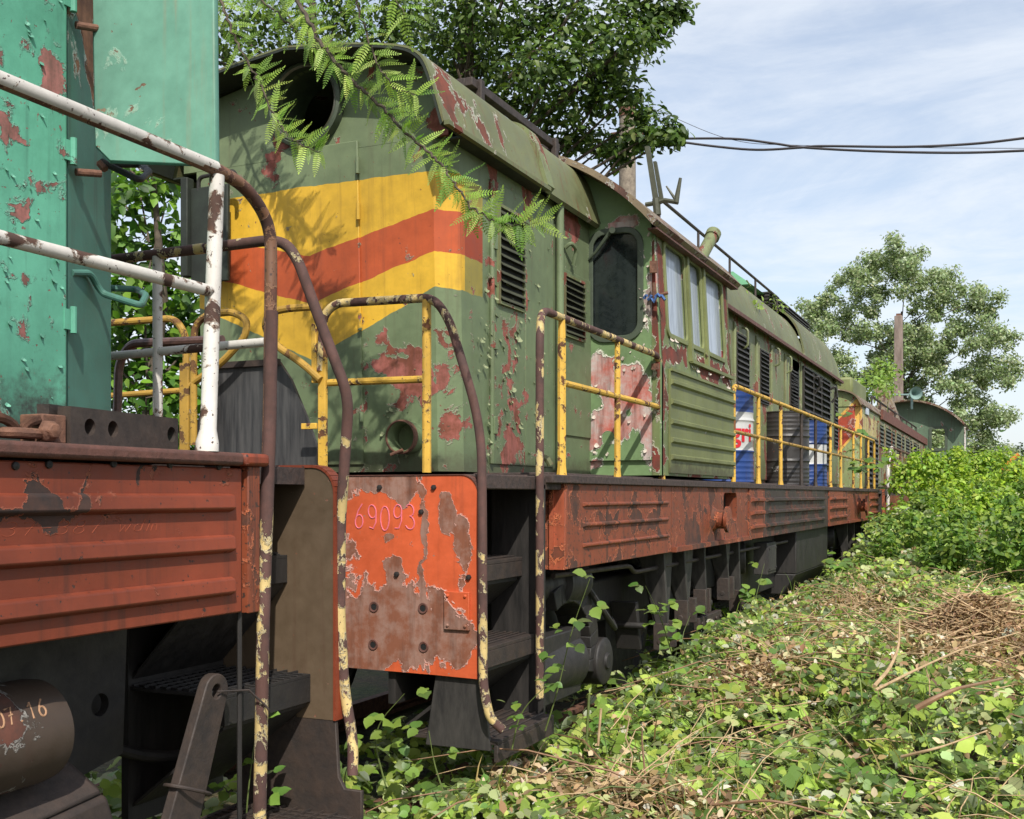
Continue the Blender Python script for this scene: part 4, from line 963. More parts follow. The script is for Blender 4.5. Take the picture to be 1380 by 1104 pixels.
MB().tube(fillet([(-4.7, YN + .02, 1.6), (-4.7, YN + .02, 2.4), (-4.1, YN + .02, 2.4), (-4.1, YN + .02, 1.6)], .1), .0195, 10).build('end_handrail', M['white_rail'], near)
MB().tube(fillet([face(156, 620, 3.9), face(160, 490, 3.9), face(175, 463, 3.9), face(300, 458, 3.9)], .06), .02, 10).build('loop_rail', M['brown_rail'], near)
coupler(near, 3.36, 1)
# running gear under the near frame
c0 = Vector((-2.42, 1.06, .865))
bc = MB().lathe(c0, (0, 1, 0), [(.001, 0), (.135, 0), (.142, .03), (.142, 1.13), (.136, 1.17), (.11, 1.195), (.001, 1.205)], 40).build('brake_cylinder', M['steel_grey'], near)
M['grease'] = paint('greasy_painted_cylinder', lin(70, 57, 47), th=.60, scale=5, primer=lin(96, 58, 46), primer2=lin(70, 48, 40), streak=.3, spots=.68, blobs=[bl((-2.3, 1.95, .94), (.2, .3, .1), .3)], bump=1.0)
bc.data.materials.clear(); bc.data.materials.append(M['grease'])
dt = write('30.07.16', 0, 0, 1, 1, .15)
def cmap(u, v, h):
    a = math.radians(22 + v * 19 + 5 * u / 8); rr = .143 + h
    return Vector((-2.42 + rr * math.cos(a), 1.885 + u * .034, .865 + rr * math.sin(a)))
def cnorm(p): return Vector((p.x + 2.42, 0, p.z - .865)).normalized()
strokes3d(dt, cmap, .0055, cnorm).build('painted_date', M['chalk_tan'], bc, smooth=0)
bp = MB(); o_ = [(side(20, 930, -2.52).y, .62), (side(172, 905, -2.52).y - .02, .70), (side(172, 905, -2.52).y, 1.15), (1.2, 1.15)]
hx_, hz_ = side(135, 950, -2.52).y, side(135, 950, -2.52).z
bp.holed(o_, circle(hx_, hz_, .035, 18), lambda u, v, w: (-2.52 + w, u, v), .03)
bp.box(-2.66, -2.63, hx_ - .12, hx_ + .12, hz_ - .12, hz_ + .12)  # backing slab added behind the hole to keep light out
bp.build('bracket_plate', M['steel_dark'], near, smooth=30)
ax = MB().hexa([(-2.60, 1.85, .25), (-2.30, 1.85, .25), (-2.30, 2.52, .25), (-2.60, 2.52, .25)], [(-2.60, 1.80, .60), (-2.33, 1.80, .60), (-2.33, 2.40, .66), (-2.60, 2.40, .66)])
ax.hexa([(-2.60, 1.80, .60), (-2.33, 1.80, .60), (-2.33, 2.40, .66), (-2.60, 2.40, .66)], [(-2.62, 1.88, .72), (-2.46, 1.88, .72), (-2.46, 2.36, .77), (-2.62, 2.36, .77)])
ax.build('axle_box', M['steel_brown'], near, bevel=.02)
lug = MB(); lc = side(37, 1010, -2.36)
lug.holed([(lc.y - .07, lc.z + .12), (lc.y - .05, lc.z - .06), (lc.y - .01, lc.z - .08), (lc.y + .03, lc.z - .06), (lc.y + .07, lc.z + .12)], circle(lc.y, lc.z + .01, .024, 14), lambda u, v, w: (-2.36 + w, u, v), .025)
lug.build('hanger_lug', M['steel_brown'], near)
MB().box(-2.95, -2.55, NB, 2.2, .55, .95).build('bogie_frame', M['frame_black'], near, bevel=.02)
for y in (-3.5, -1.4, .6, 2.0): wheel(near, y, -2.85, 1); wheel(near, y, 2 * XC + 2.85, -1)
# loose swung link with its ring
l0, l1 = Vector((-2.24, 2.76, .895)), side(248, 1112, -2.24)
d_ = (l1 - l0).normalized(); n_ = Vector((0, -d_.z, d_.y))
def lmap(u, v, w): return l0 + d_ * u + n_ * v + Vector((w, 0, 0))
lk = MB(); ol = [(.55, -.075), (.55, .075)] + [(.055 * math.cos(a) - 0, .055 * math.sin(a)) for a in np.linspace(math.pi / 2, 3 * math.pi / 2, 12)]
lk.holed(ol, circle(0, 0, .022, 16), lmap, .035)
lko = lk.build('swing_link', M['steel_brown'], near, bevel=.004)
rg = MB().tube([lmap(.30, 0, -.0175) + Vector((.055 * math.cos(a), 0, 0)) + n_ * .085 * math.sin(a) for a in np.linspace(0, 2 * math.pi, 20)], .006, 8, caps=False).build('iron_ring', M['steel_brown'], lko)
MB().tube([lmap(0, 0, .0), face(335, 930, 2.86), face(357, 950, 2.9), face(362, 957, 2.88)], .0035, 6).build('wire', M['steel_brown'], lko)
rc = MB(); rc.tube(fillet([(-2.7, 2.6, .75), (-2.62, 2.9, .62), (-2.55, 3.2, .60), (-2.5, 3.3, .66)], .1), .02, 10); rc.build('air_pipe', M['frame_black'], near)
# --- heavy perforated bars and chain lying on the near deck
def bar(x0, x1, y0, y1, z0, h, ny, nz, t, holes, label, mt='steel_brown'):
    base = Vector(((x0 + x1) / 2, (y0 + y1) / 2, z0))
    a = Vector((x0, y0, z0)); b = Vector((x1, y1, z0)); d = (b - a); L = d.length; d.normalize(); n = Vector((d.y, -d.x, 0))
    mb = MB(); cuts = [0] + [((holes[i] + holes[i + 1]) / 2) * L for i in range(len(holes) - 1)] + [L]
    for i, hh in enumerate(holes):
        mb.holed(rect(cuts[i], cuts[i + 1], 0, h), circle(hh * L, h * .5, h * .23, 18), lambda u, v, w: a + d * u + n * w + Vector((0, 0, v)), t)
    return mb.build('perforated_bar', M[mt], None, base=base, label=label, cat='steel bar', group='drilled steel bars on the near deck')
bz = 1.634
b0, b1 = face(96, 600, 2.32), face(243, 604, 2.66)
ba_ = side(96, 602, -2.24); bb_ = side(243, 604, -2.30)
bar(-2.245, -2.315, side(97, 600, -2.24).y, side(242, 600, -2.31).y, bz, .100, 0, 0, .04, (.16, .36, .93), 'dark drilled steel bar lying on the red deck edge, in front of the shorter one')
bar(-2.29, -2.36, side(66, 598, -2.29).y, side(150, 598, -2.36).y, bz, .105, 0, 0, .035, (.42, .8), 'dark drilled steel bar half hidden behind the longer bar on the red deck edge')
ch = empty('iron_chain', (-2.26, 2.02, bz), 'rusty iron chain links and coupling lying on red deck edge at far left', 'chain')
for i, (y, an) in enumerate(((1.88, 0), (1.96, 1), (2.04, 0), (2.1, 1))):
    pts = []
    for a in np.linspace(0, 2 * math.pi, 21):
        u, v = .062 * math.cos(a), .03 * math.sin(a)
        pts.append((-2.27 + (v if an == 0 else .006), y + u, bz + .022 + (0 if an == 0 else abs(v) * 1.2)))
    MB().tube(pts, .013, 8, caps=False).build('link', M['rusty_iron'], ch)
cl = MB().box(-2.33, -2.25, 2.09, 2.17, bz, bz + .075); cl.lathe((-2.245, 2.10, bz + .03), (1, 0, 0), [(.03, 0), (.03, .015), (.022, .02), (.022, .03), (.001, .035)], 6)
cl.build('coupling_block', M['rusty_iron'], ch, bevel=.006)

# ------------------------------------------------------------------ the far locomotive
far = empty('diesel_locomotive', (XC, 32, 0), 'rust streaked locomotive farthest along the row, with round horn above its tall cab', 'locomotive', GRP)
M['far_rust'] = paint('rust_streaked_hood', lin(130, 134, 106), th=.53, scale=3.0, primer=lin(122, 70, 46), primer2=lin(96, 60, 44), rim=lin(150, 140, 100), streak=1.0, streakcol=lin(98, 60, 44), spots=.62, spotscale=16, stretch=(1, 1, .45))
def far_nose(nt, P):
    x, y, z = nt.node('ShaderNodeSeparateXYZ', {0: P}).outputs
    u = nt.m('MINIMUM', nt.m('ABSOLUTE', nt.m('SUBTRACT', x, XC)), .80)
    def ab(a, b): return nt.m('GREATER_THAN', a, b)
    lo = nt.m('MULTIPLY_ADD', u, 1.15, 1.86); hi = nt.m('MULTIPLY_ADD', u, .95, 2.56)
    yel = nt.m('MULTIPLY', ab(nt.m('ADD', hi, .07), z), ab(z, nt.m('SUBTRACT', lo, .06)))
    c = nt.mix(nt.m('MULTIPLY', yel, ab(22.9, y)), lin(130, 140, 92), lin(206, 160, 74))
    band = nt.m('MULTIPLY', nt.m('MULTIPLY', ab(3.12, z), ab(z, 2.72)), nt.m('MULTIPLY', ab(y, 22.8), ab(25.5, y)))
    c = nt.mix(band, c, lin(190, 174, 112))
    red = nt.m('MULTIPLY', nt.m('MULTIPLY', ab(hi, z), ab(z, lo)), nt.m('MULTIPLY', ab(22.66, y), ab(.79, u)))
    return nt.mix(red, c, lin(160, 62, 38))
M['far_nose'] = paint('far_nose_paint', GREEN, th=.60, scale=3.0, pattern=far_nose, primer=lin(132, 66, 48), primer2=lin(120, 66, 46), streak=.8, spots=.62, spotscale=18)
fh = MB()
def pl2(z): return [(2 * XC + 2.86, 22.62, z), (-2.86, 22.62, z), (XH, 22.78, z), (XH, 40.3, z), (2 * XC - XH, 40.3, z), (2 * XC - XH, 22.78, z)]
fho = fh.hexa(pl2(1.63), pl2(3.30)).build('hood', M['far_nose'], far, smooth=20)
PF = sampled([(0, 3.62), (.4, 3.60), (.66, 3.55), (.82, 3.45), (.92, 3.28)], 4)
fr_ = roof_sheet(far, PF, 22.5, 40.3, 'roof_rust', name='hood_roof')
MB().prism([(XC + u * .97, 22.6, z - .03) for u, z in PF] + [(XC - u * .97, 22.6, z - .03) for u, z in PF[::-1]], (0, .05, 0)).build('nose_gable', M['far_nose'], fho, smooth=0)
MB().box(XC - .75, -2.90, 22.9, 25.2, 3.5, 3.86).build('radiator_box', M['panel'], far, bevel=.05)
M['red_roof'] = plain('rusty_red_roof_band', lin(116, 70, 56), .8, .35, 9, c2=lin(88, 58, 50))
fb = MB().box(XC + .9, XC + .955, 26.0, 40.2, 3.20, 3.42).build('roof_edge_band', M['red_roof'], fr_)
MB().box(XH, XH + .03, 23.3, 23.75, 3.13, 3.30).build('number_lamp', M['glass_pale'], fho, bevel=.01)
fg = MB().box(XH, XH + .02, 23.05, 25.35, 1.66, 2.74).build('radiator_grille', M['panel'], fho)
louver(fg, 23.15, 24.1, 1.7, 2.68, 9, XH + .02, 'slat_dark', .05); louver(fg, 24.2, 25.25, 1.7, 2.68, 9, XH + .02, 'slat_dark', .05)
y = 25.5; i = 0
while y < 39.5:
    w = (1.1, 1.5)[i % 2]
    o = MB().box(XH, XH + (.03, .045)[i % 2], y + .02, y + w - .02, 1.68, 3.14).build('hood_door', M['far_rust'], fho, bevel=.006)
    MB().box(XH, XH + .07, y + w - .03, y + w + .03, 1.66, 3.0).build('door_post', M['far_rust'], fho)
    if i < 9: louver(o, y + .15, y + w - .15, 2.6, 3.06, 5, XH + (.03, .045)[i % 2], 'slat', .03)
    y += w; i += 1
rl = MB()
for y in np.linspace(27, 40, 8): rl.cyl((XC + .6, y, 3.5), (XC + .6, y, 3.8), .022, 6)
rl.tube([(XC + .6, 27, 3.8), (XC + .6, 40, 3.8)], .025, 6); rl.build('roof_railing', M['steel_brown'], far)
fp = MB(); a = face(1201, 527, 33); fp.hexa([(a.x - .2, 33, 3.5), (a.x + .25, 33, 3.5), (a.x + .25, 33.6, 3.5), (a.x - .2, 33.6, 3.5)], [(a.x - .5, 33, 4.55), (a.x - .12, 33, 4.62), (a.x - .12, 33.6, 4.62), (a.x - .5, 33.6, 4.55)])
fp.build('exhaust_stack', M['roof_rust'], far, bevel=.02)
# tall cab
M['far_cab'] = paint('far_cab_paint', lin(86, 106, 84), th=.66, scale=3.0, streak=.6, spots=.7)
M['steel_pale'] = plain('pale_blue_grey_horn', lin(130, 156, 150), .5, .2, 9)
FC = XC + .30; yc = 40.35
arf = [(2.45 * math.sin(math.radians(a)), 2.30 + 2.45 * math.cos(math.radians(a))) for a in np.linspace(0, 49, 12)]
fwp = [(1.80, 1.64), (1.80, 3.85)] + [(u, z - .04) for u, z in arf[::-1] if u < 1.78]
wl = face(1255, 590, yc); wr = face(1274, 590, yc)
outl = [(FC + u, z) for u, z in fwp if z > 2.9]; outl = [(FC - 1.80, 2.95), (FC + 1.80, 2.95)] + outl + [(2 * FC - x, z) for x, z in outl[::-1]]
fc = MB().holed(outl, rrect(wl.x, wr.x, 3.08, 3.78, .06), lambda u, v, w: (u, yc - w, v), .06)
fc.box(FC - 1.80, FC + 1.80, yc, yc + .06, 1.64, 2.95)
fcw = fc.build('cab_front_wall', M['far_cab'], far, smooth=0)
MB().holed(rrect(wl.x - .07, wr.x + .07, 3.01, 3.85, .1), rrect(wl.x + .02, wr.x - .02, 3.10, 3.76, .06), lambda u, v, w: (u, yc - .03 - w, v), .03).build('window_frame', M['seal'], fcw)
sdw = MB()
for a, b in ((yc + .06, yc + .3), (yc + 1.2, yc + 1.5), (yc + 2.4, yc + 2.7)):
    sdw.box(FC + 1.74, FC + 1.80, a, b, 2.7, 3.85); sdw.box(FC - 1.80, FC - 1.74, a, b, 2.7, 3.85)
sdw.box(FC + 1.74, FC + 1.80, yc + .06, yc + 2.7, 1.64, 2.7); sdw.box(FC - 1.80, FC - 1.74, yc + .06, yc + 2.7, 1.64, 2.7)
sdw.build('cab_side_wall', M['far_cab'], far)
MB().box(FC + 1.80, FC + 1.85, yc - .02, yc + .05, 1.7, 3.8).build('corner_post', M['white_rail'], far)
roof_sheet(far, arf, yc - .5, yc + 3.1, 'roof_rust', xc=FC, name='cab_roof', t=.05)
hn = face(1234, 530, 39.4); ho = MB().lathe(hn, (.35, -1, -.05), [(.05, -.7), (.06, -.5), (.11, -.15), (.20, .05), (.215, .06), (.185, .04), (.09, -.15), (.001, -.3)], 24)
ho.tube([hn + Vector((-.2, .5, 0)), hn + Vector((-1.6, .6, .05))], .03, 8); ho.cyl(hn + Vector((-.15, .4, 0)), hn + Vector((-.15, .4, -.5)), .04, 8)
ho.build('horn', M['steel_pale'], far)
MB().box(XL, XS, 22.0, 43, 1.5, 1.60).build('deck', M['deck'], far)
MB().box(XS - .1, XS, 22.9, 42.5, 1.05, 1.5).build('side_panel', M['frame'], far)
fe = MB().box(XL, XS, 21.98, 22.04, .7, 1.62); fe.build('end_plate', M['rusty_orange'], far)
MB().box(XL + .3, XS - .3, 22.5, 42.5, .45, 1.45).build('underframe', M['frame_black'], far)
fhr = MB().tube(fillet([(XS, 22.55, .6), (XS, 22.55, 2.1), (XS, 23.3, 2.46), (XS, 40, 2.46)], .25), .028, 8).build('handrail', M['rust_rail'], far)
MB().tube(fillet([(XS + .003, 22.55, .6), (XS + .003, 22.55, 2.1), (XS + .003, 23.3, 2.462)], .25), .031, 8).build('white_rail', M['white_rail'], fhr)
MB().tube([(XS, 23.5, 2.05), (XS, 40, 2.05)], .02, 8).build('middle_rail', M['rust_rail'], fhr)
for y in (23.5, 25.2, 27.2, 29.5, 32, 35, 38): MB().cyl((XS, y, 1.6), (XS, y, 2.46), .024, 8).build('post', M['rust_rail'], fhr)
coupler(far, 22.0, -1)

# ------------------------------------------------------------------ drums on the walkway
def drum(px, bodies, label, rr=.292, x=None, y=None, bands=None):
    """bodies: list of (z0,z1,material) bands round the same rolled-steel drum"""
    x = x if x is not None else -2.53
    y = y if y is not None else side(px, 600, x).y
    z = 1.627
    d = empty('oil_drum', (x, y, z), label, 'oil drum', 'oil drums on the locomotive walkway')
    for k, (a, b, mt) in enumerate(bodies):
        pr = []; n = max(2, int((b - a) / .011))
        for i in range(n + 1):
            h = a + (b - a) * i / n; r = rr
            for c in (.29, .585): r += .012 * math.exp(-((h - c) / .012) ** 2)
            for c in (.05, .1, .15, .2, .66, .71, .76, .81): r += .005 * math.exp(-((h - c) / .010) ** 2)
            if h < .012 or h > .868: r += .008
            pr.append((r, h))
        if b > .87: pr += [(rr - .012, .88), (rr - .014, .862), (.001, .862)]
        MB().lathe((x, y, z), (0, 0, 1), pr, 40).build(('body', 'band')[1 if mt == 'white' else 0], M[mt], d)
    return d, x, y, z
d1, x1, y1, z1 = drum(1002, [(0, .30, 'blue'), (.30, .66, 'white'), (.66, .88, 'blue')], 'blue drum with white band and red lettering, directly behind the cab', y=10.60, x=-2.55)
drum(1057, [(0, .88, 'black_drum')], 'tall sooty black drum standing between the two blue drums')
drum(1095, [(0, .30, 'blue'), (.30, .56, 'white'), (.56, .88, 'blue')], 'second blue and white drum, just right of the black drum', x=-2.60, y=15.55)
cu = bpy.data.curves.new('t', 'FONT'); cu.body = 'gri'; cu.size = .25; cu.extrude = 0; cu.offset = .006
ob = bpy.data.objects.new('t', cu); COL.objects.link(ob); bpy.context.view_layer.update()
dg = bpy.context.evaluated_depsgraph_get(); tm = bpy.data.meshes.new_from_object(ob.evaluated_get(dg))
import bmesh
bm = bmesh.new(); bm.from_mesh(tm); bmesh.ops.triangulate(bm, faces=bm.faces)
for _ in range(2): bmesh.ops.subdivide_edges(bm, edges=[e for e in bm.edges if e.calc_length() > .03], cuts=1); bmesh.ops.triangulate(bm, faces=bm.faces)
g0 = math.radians(-62)
mb = MB(); vv = []
for v in bm.verts:
    a = g0 + v.co.x / .30; rr = .2995
    vv.append((x1 + rr * math.cos(a), y1 + rr * math.sin(a), z1 + .385 + v.co.y * 1.0))
bm.verts.index_update(); mb.add(vv, [tuple(v.index for v in f.verts) for f in bm.faces]); bm.free()
bpy.data.objects.remove(ob); bpy.data.curves.remove(cu); bpy.data.meshes.remove(tm)
mb.build('lettering', M['red'], d1, smooth=0)
# blue rope tied on the cab corner
rp = MB()
for k in range(5):
    p = face(868 + k * 5, 405 - k * 1.5 + R.uniform(-3, 3), 7.29); q = face(872 + k * 6, 400 + R.uniform(-2, 5), 7.28)
    rp.tube([p, p.lerp(q, .5) + Vector((0, 0, R.uniform(-.03, .02))), q], .010, 6)
rp.build('rope_end', M['rag'], None, base=face(880, 404, 7.3), label='frayed blue rope tied to the door latch of the middle cab', cat='rope')

# ------------------------------------------------------------------ poles, wires, machine behind
px_ = Vector((-6.32, 19.1, 0))
pole = empty('concrete_pole', px_, 'round concrete pole with metal cap rising behind the middle cab roof', 'pole', 'concrete line poles')
MB().tube([(px_.x, px_.y, 0), (px_.x, px_.y, 8.3)], [.19, .145], 20).build('shaft', M['concrete'], pole)
cp = MB(); cp.lathe((px_.x, px_.y, 8.3), (0, 0, 1), [(.16, 0), (.16, .22), (.2, .24), (.001, .40)], 12); cp.box(px_.x - .3, px_.x + .3, px_.y - .05, px_.y + .05, 7.95, 8.05)
cp.build('metal_cap', M['rusty_iron'], pole)
p2 = Vector((face(1211, 500, 62).x, 62, 0)); zt = face(1211, 426, 62).z
po2 = empty('concrete_pole', p2, 'square grey concrete pole in front of the pale poplar', 'pole', 'concrete line poles')
MB().hexa([(p2.x - .27, 61.75, 0), (p2.x + .27, 61.75, 0), (p2.x + .27, 62.25, 0), (p2.x - .27, 62.25, 0)], [(p2.x - .2, 61.8, zt), (p2.x + .2, 61.8, zt), (p2.x + .2, 62.2, zt), (p2.x - .2, 62.2, zt)]).build('shaft', M['timber'], po2, bevel=.03)
MB().box(p2.x - .12, p2.x + .12, 61.9, 62.1, zt, zt + .12).build('top_stub', M['rusty_iron'], po2)
def wire(pts, r, label, n=10):
    P3 = [face(x, y, 19.1 + i * .0) for i, (x, y) in enumerate(pts)]
    d = P3[-1] - P3[-2]; k_ = d.length; P3 += [P3[-1] + d * j + Vector((0, 0, .03 * j * j * k_)) for j in range(1, 9)]
    dense = []
    for i in range(len(P3) - 1):
        p0 = P3[max(0, i - 1)]; a = P3[i]; b = P3[i + 1]; p3 = P3[min(len(P3) - 1, i + 2)]
        for k in range(6):
            t = k / 6; dense.append(.5 * (2 * a + (b - p0) * t + (2 * p0 - 5 * a + 4 * b - p3) * t * t + (3 * a - p0 - 3 * b + p3) * t ** 3))
    dense.append(P3[-1])
    return MB().tube(dense, r, 6).build('overhead_cable', M['cable'], None, base=P3[0], label=label, cat='cable', group='overhead cables')
wire([(846, 185), (890, 187), (985, 187), (1040, 193), (1085, 199), (1180, 204), (1290, 206), (1382, 203)], .021, 'thick overhead cable that ends up lower of the two at right')
wire([(846, 186), (890, 188), (960, 197), (1020, 202), (1080, 199), (1110, 197), (1220, 198), (1310, 194), (1382, 186)], .021, 'thick overhead cable that ends up upper of the two at right')
wire([(846, 132), (900, 155), (985, 188), (1080, 196), (1382, 200)], .005, 'hair thin overhead wire sloping down from the pole top to the thick cables')
rag = MB(); q = face(985, 188, 19.1)
for k in range(6): rag.tube([q, q + Vector((R.uniform(-.09, .09), R.uniform(-.03, .03), R.uniform(-.1, .12)))], .01, 5)
cr0 = face(1368, 640, 58)
cr = MB(); A = lambda px, py: face(px, py, 58)
cr.tube([A(1340, 655), A(1352, 630), A(1362, 621), A(1373, 612)], .10, 6); cr.tube([A(1370, 650), A(1374, 626), A(1386, 642)], .08, 6); cr.tube([A(1354, 634), A(1392, 640)], .09, 6); cr.tube([A(1386, 660), A(1384, 634)], .1, 6)
cr.box(A(1362, 650).x, A(1400, 650).x, 57.6, 58.6, .6, 1.9)
cr.build('machine_arm', M['crane'], None, base=(cr0.x, 58, .6), label='orange steel machine arm poking above the bushes at far right', cat='machine arm')
# ------------------------------------------------------------------ plants
def leafmesh(name, tv, tf, pos, nrm, ang, size, col, mat, parent=None, base=None, extra=None, **tags):
    """one mesh of many leaf blades; tv/tf is a blade, the arrays place, turn, scale and tint each one"""
    tv = np.asarray(tv, float); n, k = len(pos), len(tv)
    pos = np.asarray(pos, float); nrm = np.asarray(nrm, float)
    nrm = nrm / (np.linalg.norm(nrm, axis=1, keepdims=True) + 1e-9)
    ref = np.where(np.abs(nrm[:, 2:3]) > .95, np.array([[1., 0, 0]]), np.array([[0, 0, 1.]]))
    u = np.cross(nrm, ref); u /= np.linalg.norm(u, axis=1, keepdims=True) + 1e-9
    w = np.cross(nrm, u)
    c, s = np.cos(ang)[:, None], np.sin(ang)[:, None]
    t = u * c + w * s; b = np.cross(nrm, t)
    V = pos[:, None, :] + np.asarray(size)[:, None, None] * (tv[None, :, 0:1] * t[:, None, :] + tv[None, :, 1:2] * b[:, None, :] + tv[None, :, 2:3] * nrm[:, None, :])
    org = origin_of(parent) if parent is not None else Vector(base if base is not None else (0, 0, 0))
    V = V.reshape(-1, 3) - np.array(org)[None]
    lens = np.array([len(f) for f in tf]); fl = np.concatenate([np.array(f) for f in tf])
    loops = (fl[None, :] + (np.arange(n) * k)[:, None]).reshape(-1)
    tot = np.tile(lens, n); start = np.concatenate([[0], np.cumsum(tot)[:-1]])
    me = bpy.data.meshes.new(name)
    me.vertices.add(n * k); me.vertices.foreach_set('co', V.astype(np.float32).reshape(-1))
    me.loops.add(len(loops)); me.loops.foreach_set('vertex_index', loops.astype(np.int32))
    me.polygons.add(len(tot)); me.polygons.foreach_set('loop_start', start.astype(np.int32)); me.polygons.foreach_set('loop_total', tot.astype(np.int32))
    me.polygons.foreach_set('use_smooth', np.ones(len(tot), bool))
    at = me.attributes.new('pigment', 'FLOAT_COLOR', 'POINT')
    C = np.ones((n, k, 4), np.float32); C[:, :, :3] = np.asarray(col)[:, None, :]
    at.data.foreach_set('color', C.reshape(-1))
    me.materials.append(mat); me.update(calc_edges=True)
    o = bpy.data.objects.new(name, me); COL.objects.link(o)
    if parent is not None: o.parent = parent
    elif base is not None: o.location = org
    return tag(o, tags.get('label'), tags.get('cat'), tags.get('group'), tags.get('kind'))

BR_V = [(0, 0, 0), (.3, 0, -.02), (.66, 0, -.03), (1, 0, -.14), (.10, .27, .05), (.40, .40, .07), (.76, .25, .0), (.10, -.27, .05), (.40, -.40, .07), (.76, -.25, .0)]
BR_F = [(0, 1, 5, 4), (1, 2, 6, 5), (2, 3, 6), (0, 7, 8, 1), (1, 8, 9, 2), (2, 9, 3)]
def serrate(nt=5):
    """bramble leaflet with toothed edge"""
    v = [(0, 0, 0)]; L = []; 
    xs = np.linspace(0, 1, nt * 2 + 1)[1:-1]
    prof = lambda x: .47 * math.sin(math.pi * min(1, (x * 1.02)) ** .8) ** .8
    mid = [(x, 0, -.02 - .13 * x * x) for x in xs]
    v += mid; nm = len(mid); v.append((1, 0, -.17)); tip = len(v) - 1
    for sgn in (1, -1):
        L.append(len(v))
        for i, x in enumerate(xs):
            k = 1.0 if i % 2 == 0 else .86
            v.append((x - (.02 if i % 2 == 0 else -.02), sgn * prof(x) * k, .06 * math.sin(math.pi * x) - .10 * x * x))
    f = []
    for si, a0 in enumerate(L):
        for i in range(nm - 1):
            q = (1 + i, 2 + i, a0 + i + 1, a0 + i); f.append(q if si == 0 else q[::-1])
        q = (0, 1, a0); f.append(q if si == 0 else q[::-1])
        q = (nm, tip, a0 + nm - 1); f.append(q if si == 0 else q[::-1])
    return v, f
SE_V, SE_F = serrate(4)
SI_V = [(0, 0, 0), (1, 0, -.08), (.45, .30, .06), (.45, -.30, .06)]
SI_F = [(0, 1, 2), (0, 3, 1)]
OV_V = [(0, 0, 0), (.5, 0, -.01), (1, 0, -.15), (.3, .27, .06), (.7, .2, .0), (.3, -.27, .06), (.7, -.2, .0)]
OV_F = [(0, 1, 3), (1, 4, 3), (1, 2, 4), (0, 5, 1), (1, 5, 6), (1, 6, 2)]

def L3(*c): return np.array(lin(*c)[:3])
def palette(n, cols, wts, jit=.16):
    cols = np.array([L3(*c) for c in cols]); w = np.array(wts, float); w /= w.sum()
    i = NP.choice(len(cols), n, p=w)
    return np.clip(cols[i] * NP.normal(1, jit, (n, 1)) * NP.normal(1, .05, (n, 3)), .004, .9)
def up(n, tilt):
    v = NP.normal(0, tilt, (n, 3)); v[:, 2] = np.abs(1 + v[:, 2] * .3); return v
def ss(x, a, b):
    t = np.clip((x - a) / (b - a), 0, 1); return t * t * (3 - 2 * t)
def wob(x, y):
    return (np.sin(x * 2.1 + y * 1.3) + np.sin(x * -3.7 + y * 2.9 + 1) * .6 + np.sin(x * 6.1 + y * 4.3 + 2) * .35 + np.sin(y * 7.7 - x * 5.1) * .3) / 2.2

LM = leaf_mat('bramble_leaf', .30, .45, under=lin(172, 180, 160)); LD = leaf_mat('dead_leaf', .25, .8)
LT = leaf_mat('tree_leaf', .35, .5); LP = leaf_mat('poplar_leaf', .30, .38, under=lin(188, 196, 180)); LA = leaf_mat('locust_leaf', .42, .5); LB = leaf_mat('shrub_leaf', .42, .5)
M['bark'] = plain('grey_brown_bark', lin(96, 84, 70), .9, .4, 18, c2=lin(58, 50, 42), bump=.8)
M['stem_tan'] = plain('dry_tan_stem', lin(192, 166, 126), .8, .3, 20, c2=lin(150, 122, 90), bump=0)
M['stem_green'] = plain('green_stem', lin(96, 110, 54), .6, .3, 20, bump=0)
M['stem_red'] = plain('reddish_bramble_cane', lin(142, 108, 80), .6, .3, 20, bump=0)

# ground and track
mt, nt, bs = new_mat('soil')
P = nt.node('ShaderNodeNewGeometry').outputs['Position']
n1 = nt.noise(P, 1.2, 8, .7); n2 = nt.noise(P, 22, 5, .7)
nt.put(bs.inputs['Base Color'], nt.mix(nt.ramp(n1, .4, .6), nt.mix(nt.ramp(n2, .35, .65), lin(56, 46, 34), lin(104, 86, 62)), nt.mix(nt.ramp(n2, .35, .65), lin(48, 58, 26), lin(84, 92, 44))))
bs.inputs['Roughness'].default_value = .95
b = nt.node('ShaderNodeBump', {'Strength': .8, 'Distance': .05, 'Height': n2}); nt.l.new(b.outputs[0], bs.inputs['Normal'])
GZ = -.15
MB().add([(-600, -150, GZ), (600, -150, GZ), (600, 1500, GZ), (-600, 1500, GZ)], [(0, 1, 2, 3)]).build('ground', mt, None, smooth=0, kind='structure')
tr = MB()
for s in (-1, 1):
    x = XC + s * .76; tr.box(x - .035, x + .035, -12, 60, -.03, 0); tr.box(x - .01, x + .01, -12, 60, -.12, -.03); tr.box(x - .07, x + .07, -12, 60, GZ, -.12)
tr.build('railway_track', M['rusty_iron'], None, kind='structure')

# ------ bramble cover
def canopy(x, y):
    b = .10 + .26 * ss(y, 4.6, 8.0) + .10 * ss(y, 9, 13) + .42 * ss(y, 12.6, 15.5) + .5 * ss(y, 15.5, 19.5) + .2 * ss(y, 19.5, 24)
    b += .10 * ss(x, -1.6, -.3) * ss(y, 5, 8) + .06 * ss(-x, 1.7, 2.1) * ss(y, 5.8, 7)
    b -= .40 * ss(-x, 1.35, 2.1) * ss(y, 12, 15)
    return b + .15 * wob(x, y)
DRY = [(flat(1310, 850, .55), .75, .85, 1.2), (flat(1160, 800, .5), .42, .9, .8), (flat(1020, 885, .42), .22, .5, .9), (flat(880, 1075, .15), .5, .3, .7), (flat(660, 1070, .05), .4, .3, .6)]
def dry(x, y):
    d = np.zeros_like(x)
    for p, rx, ry, s in DRY: d = np.maximum(d, s * np.exp(-(((x - p.x) / rx) ** 2 + ((y - p.y) / ry) ** 2)))
    return d + .18 * wob(x * 1.7 + 3, y * 1.3)
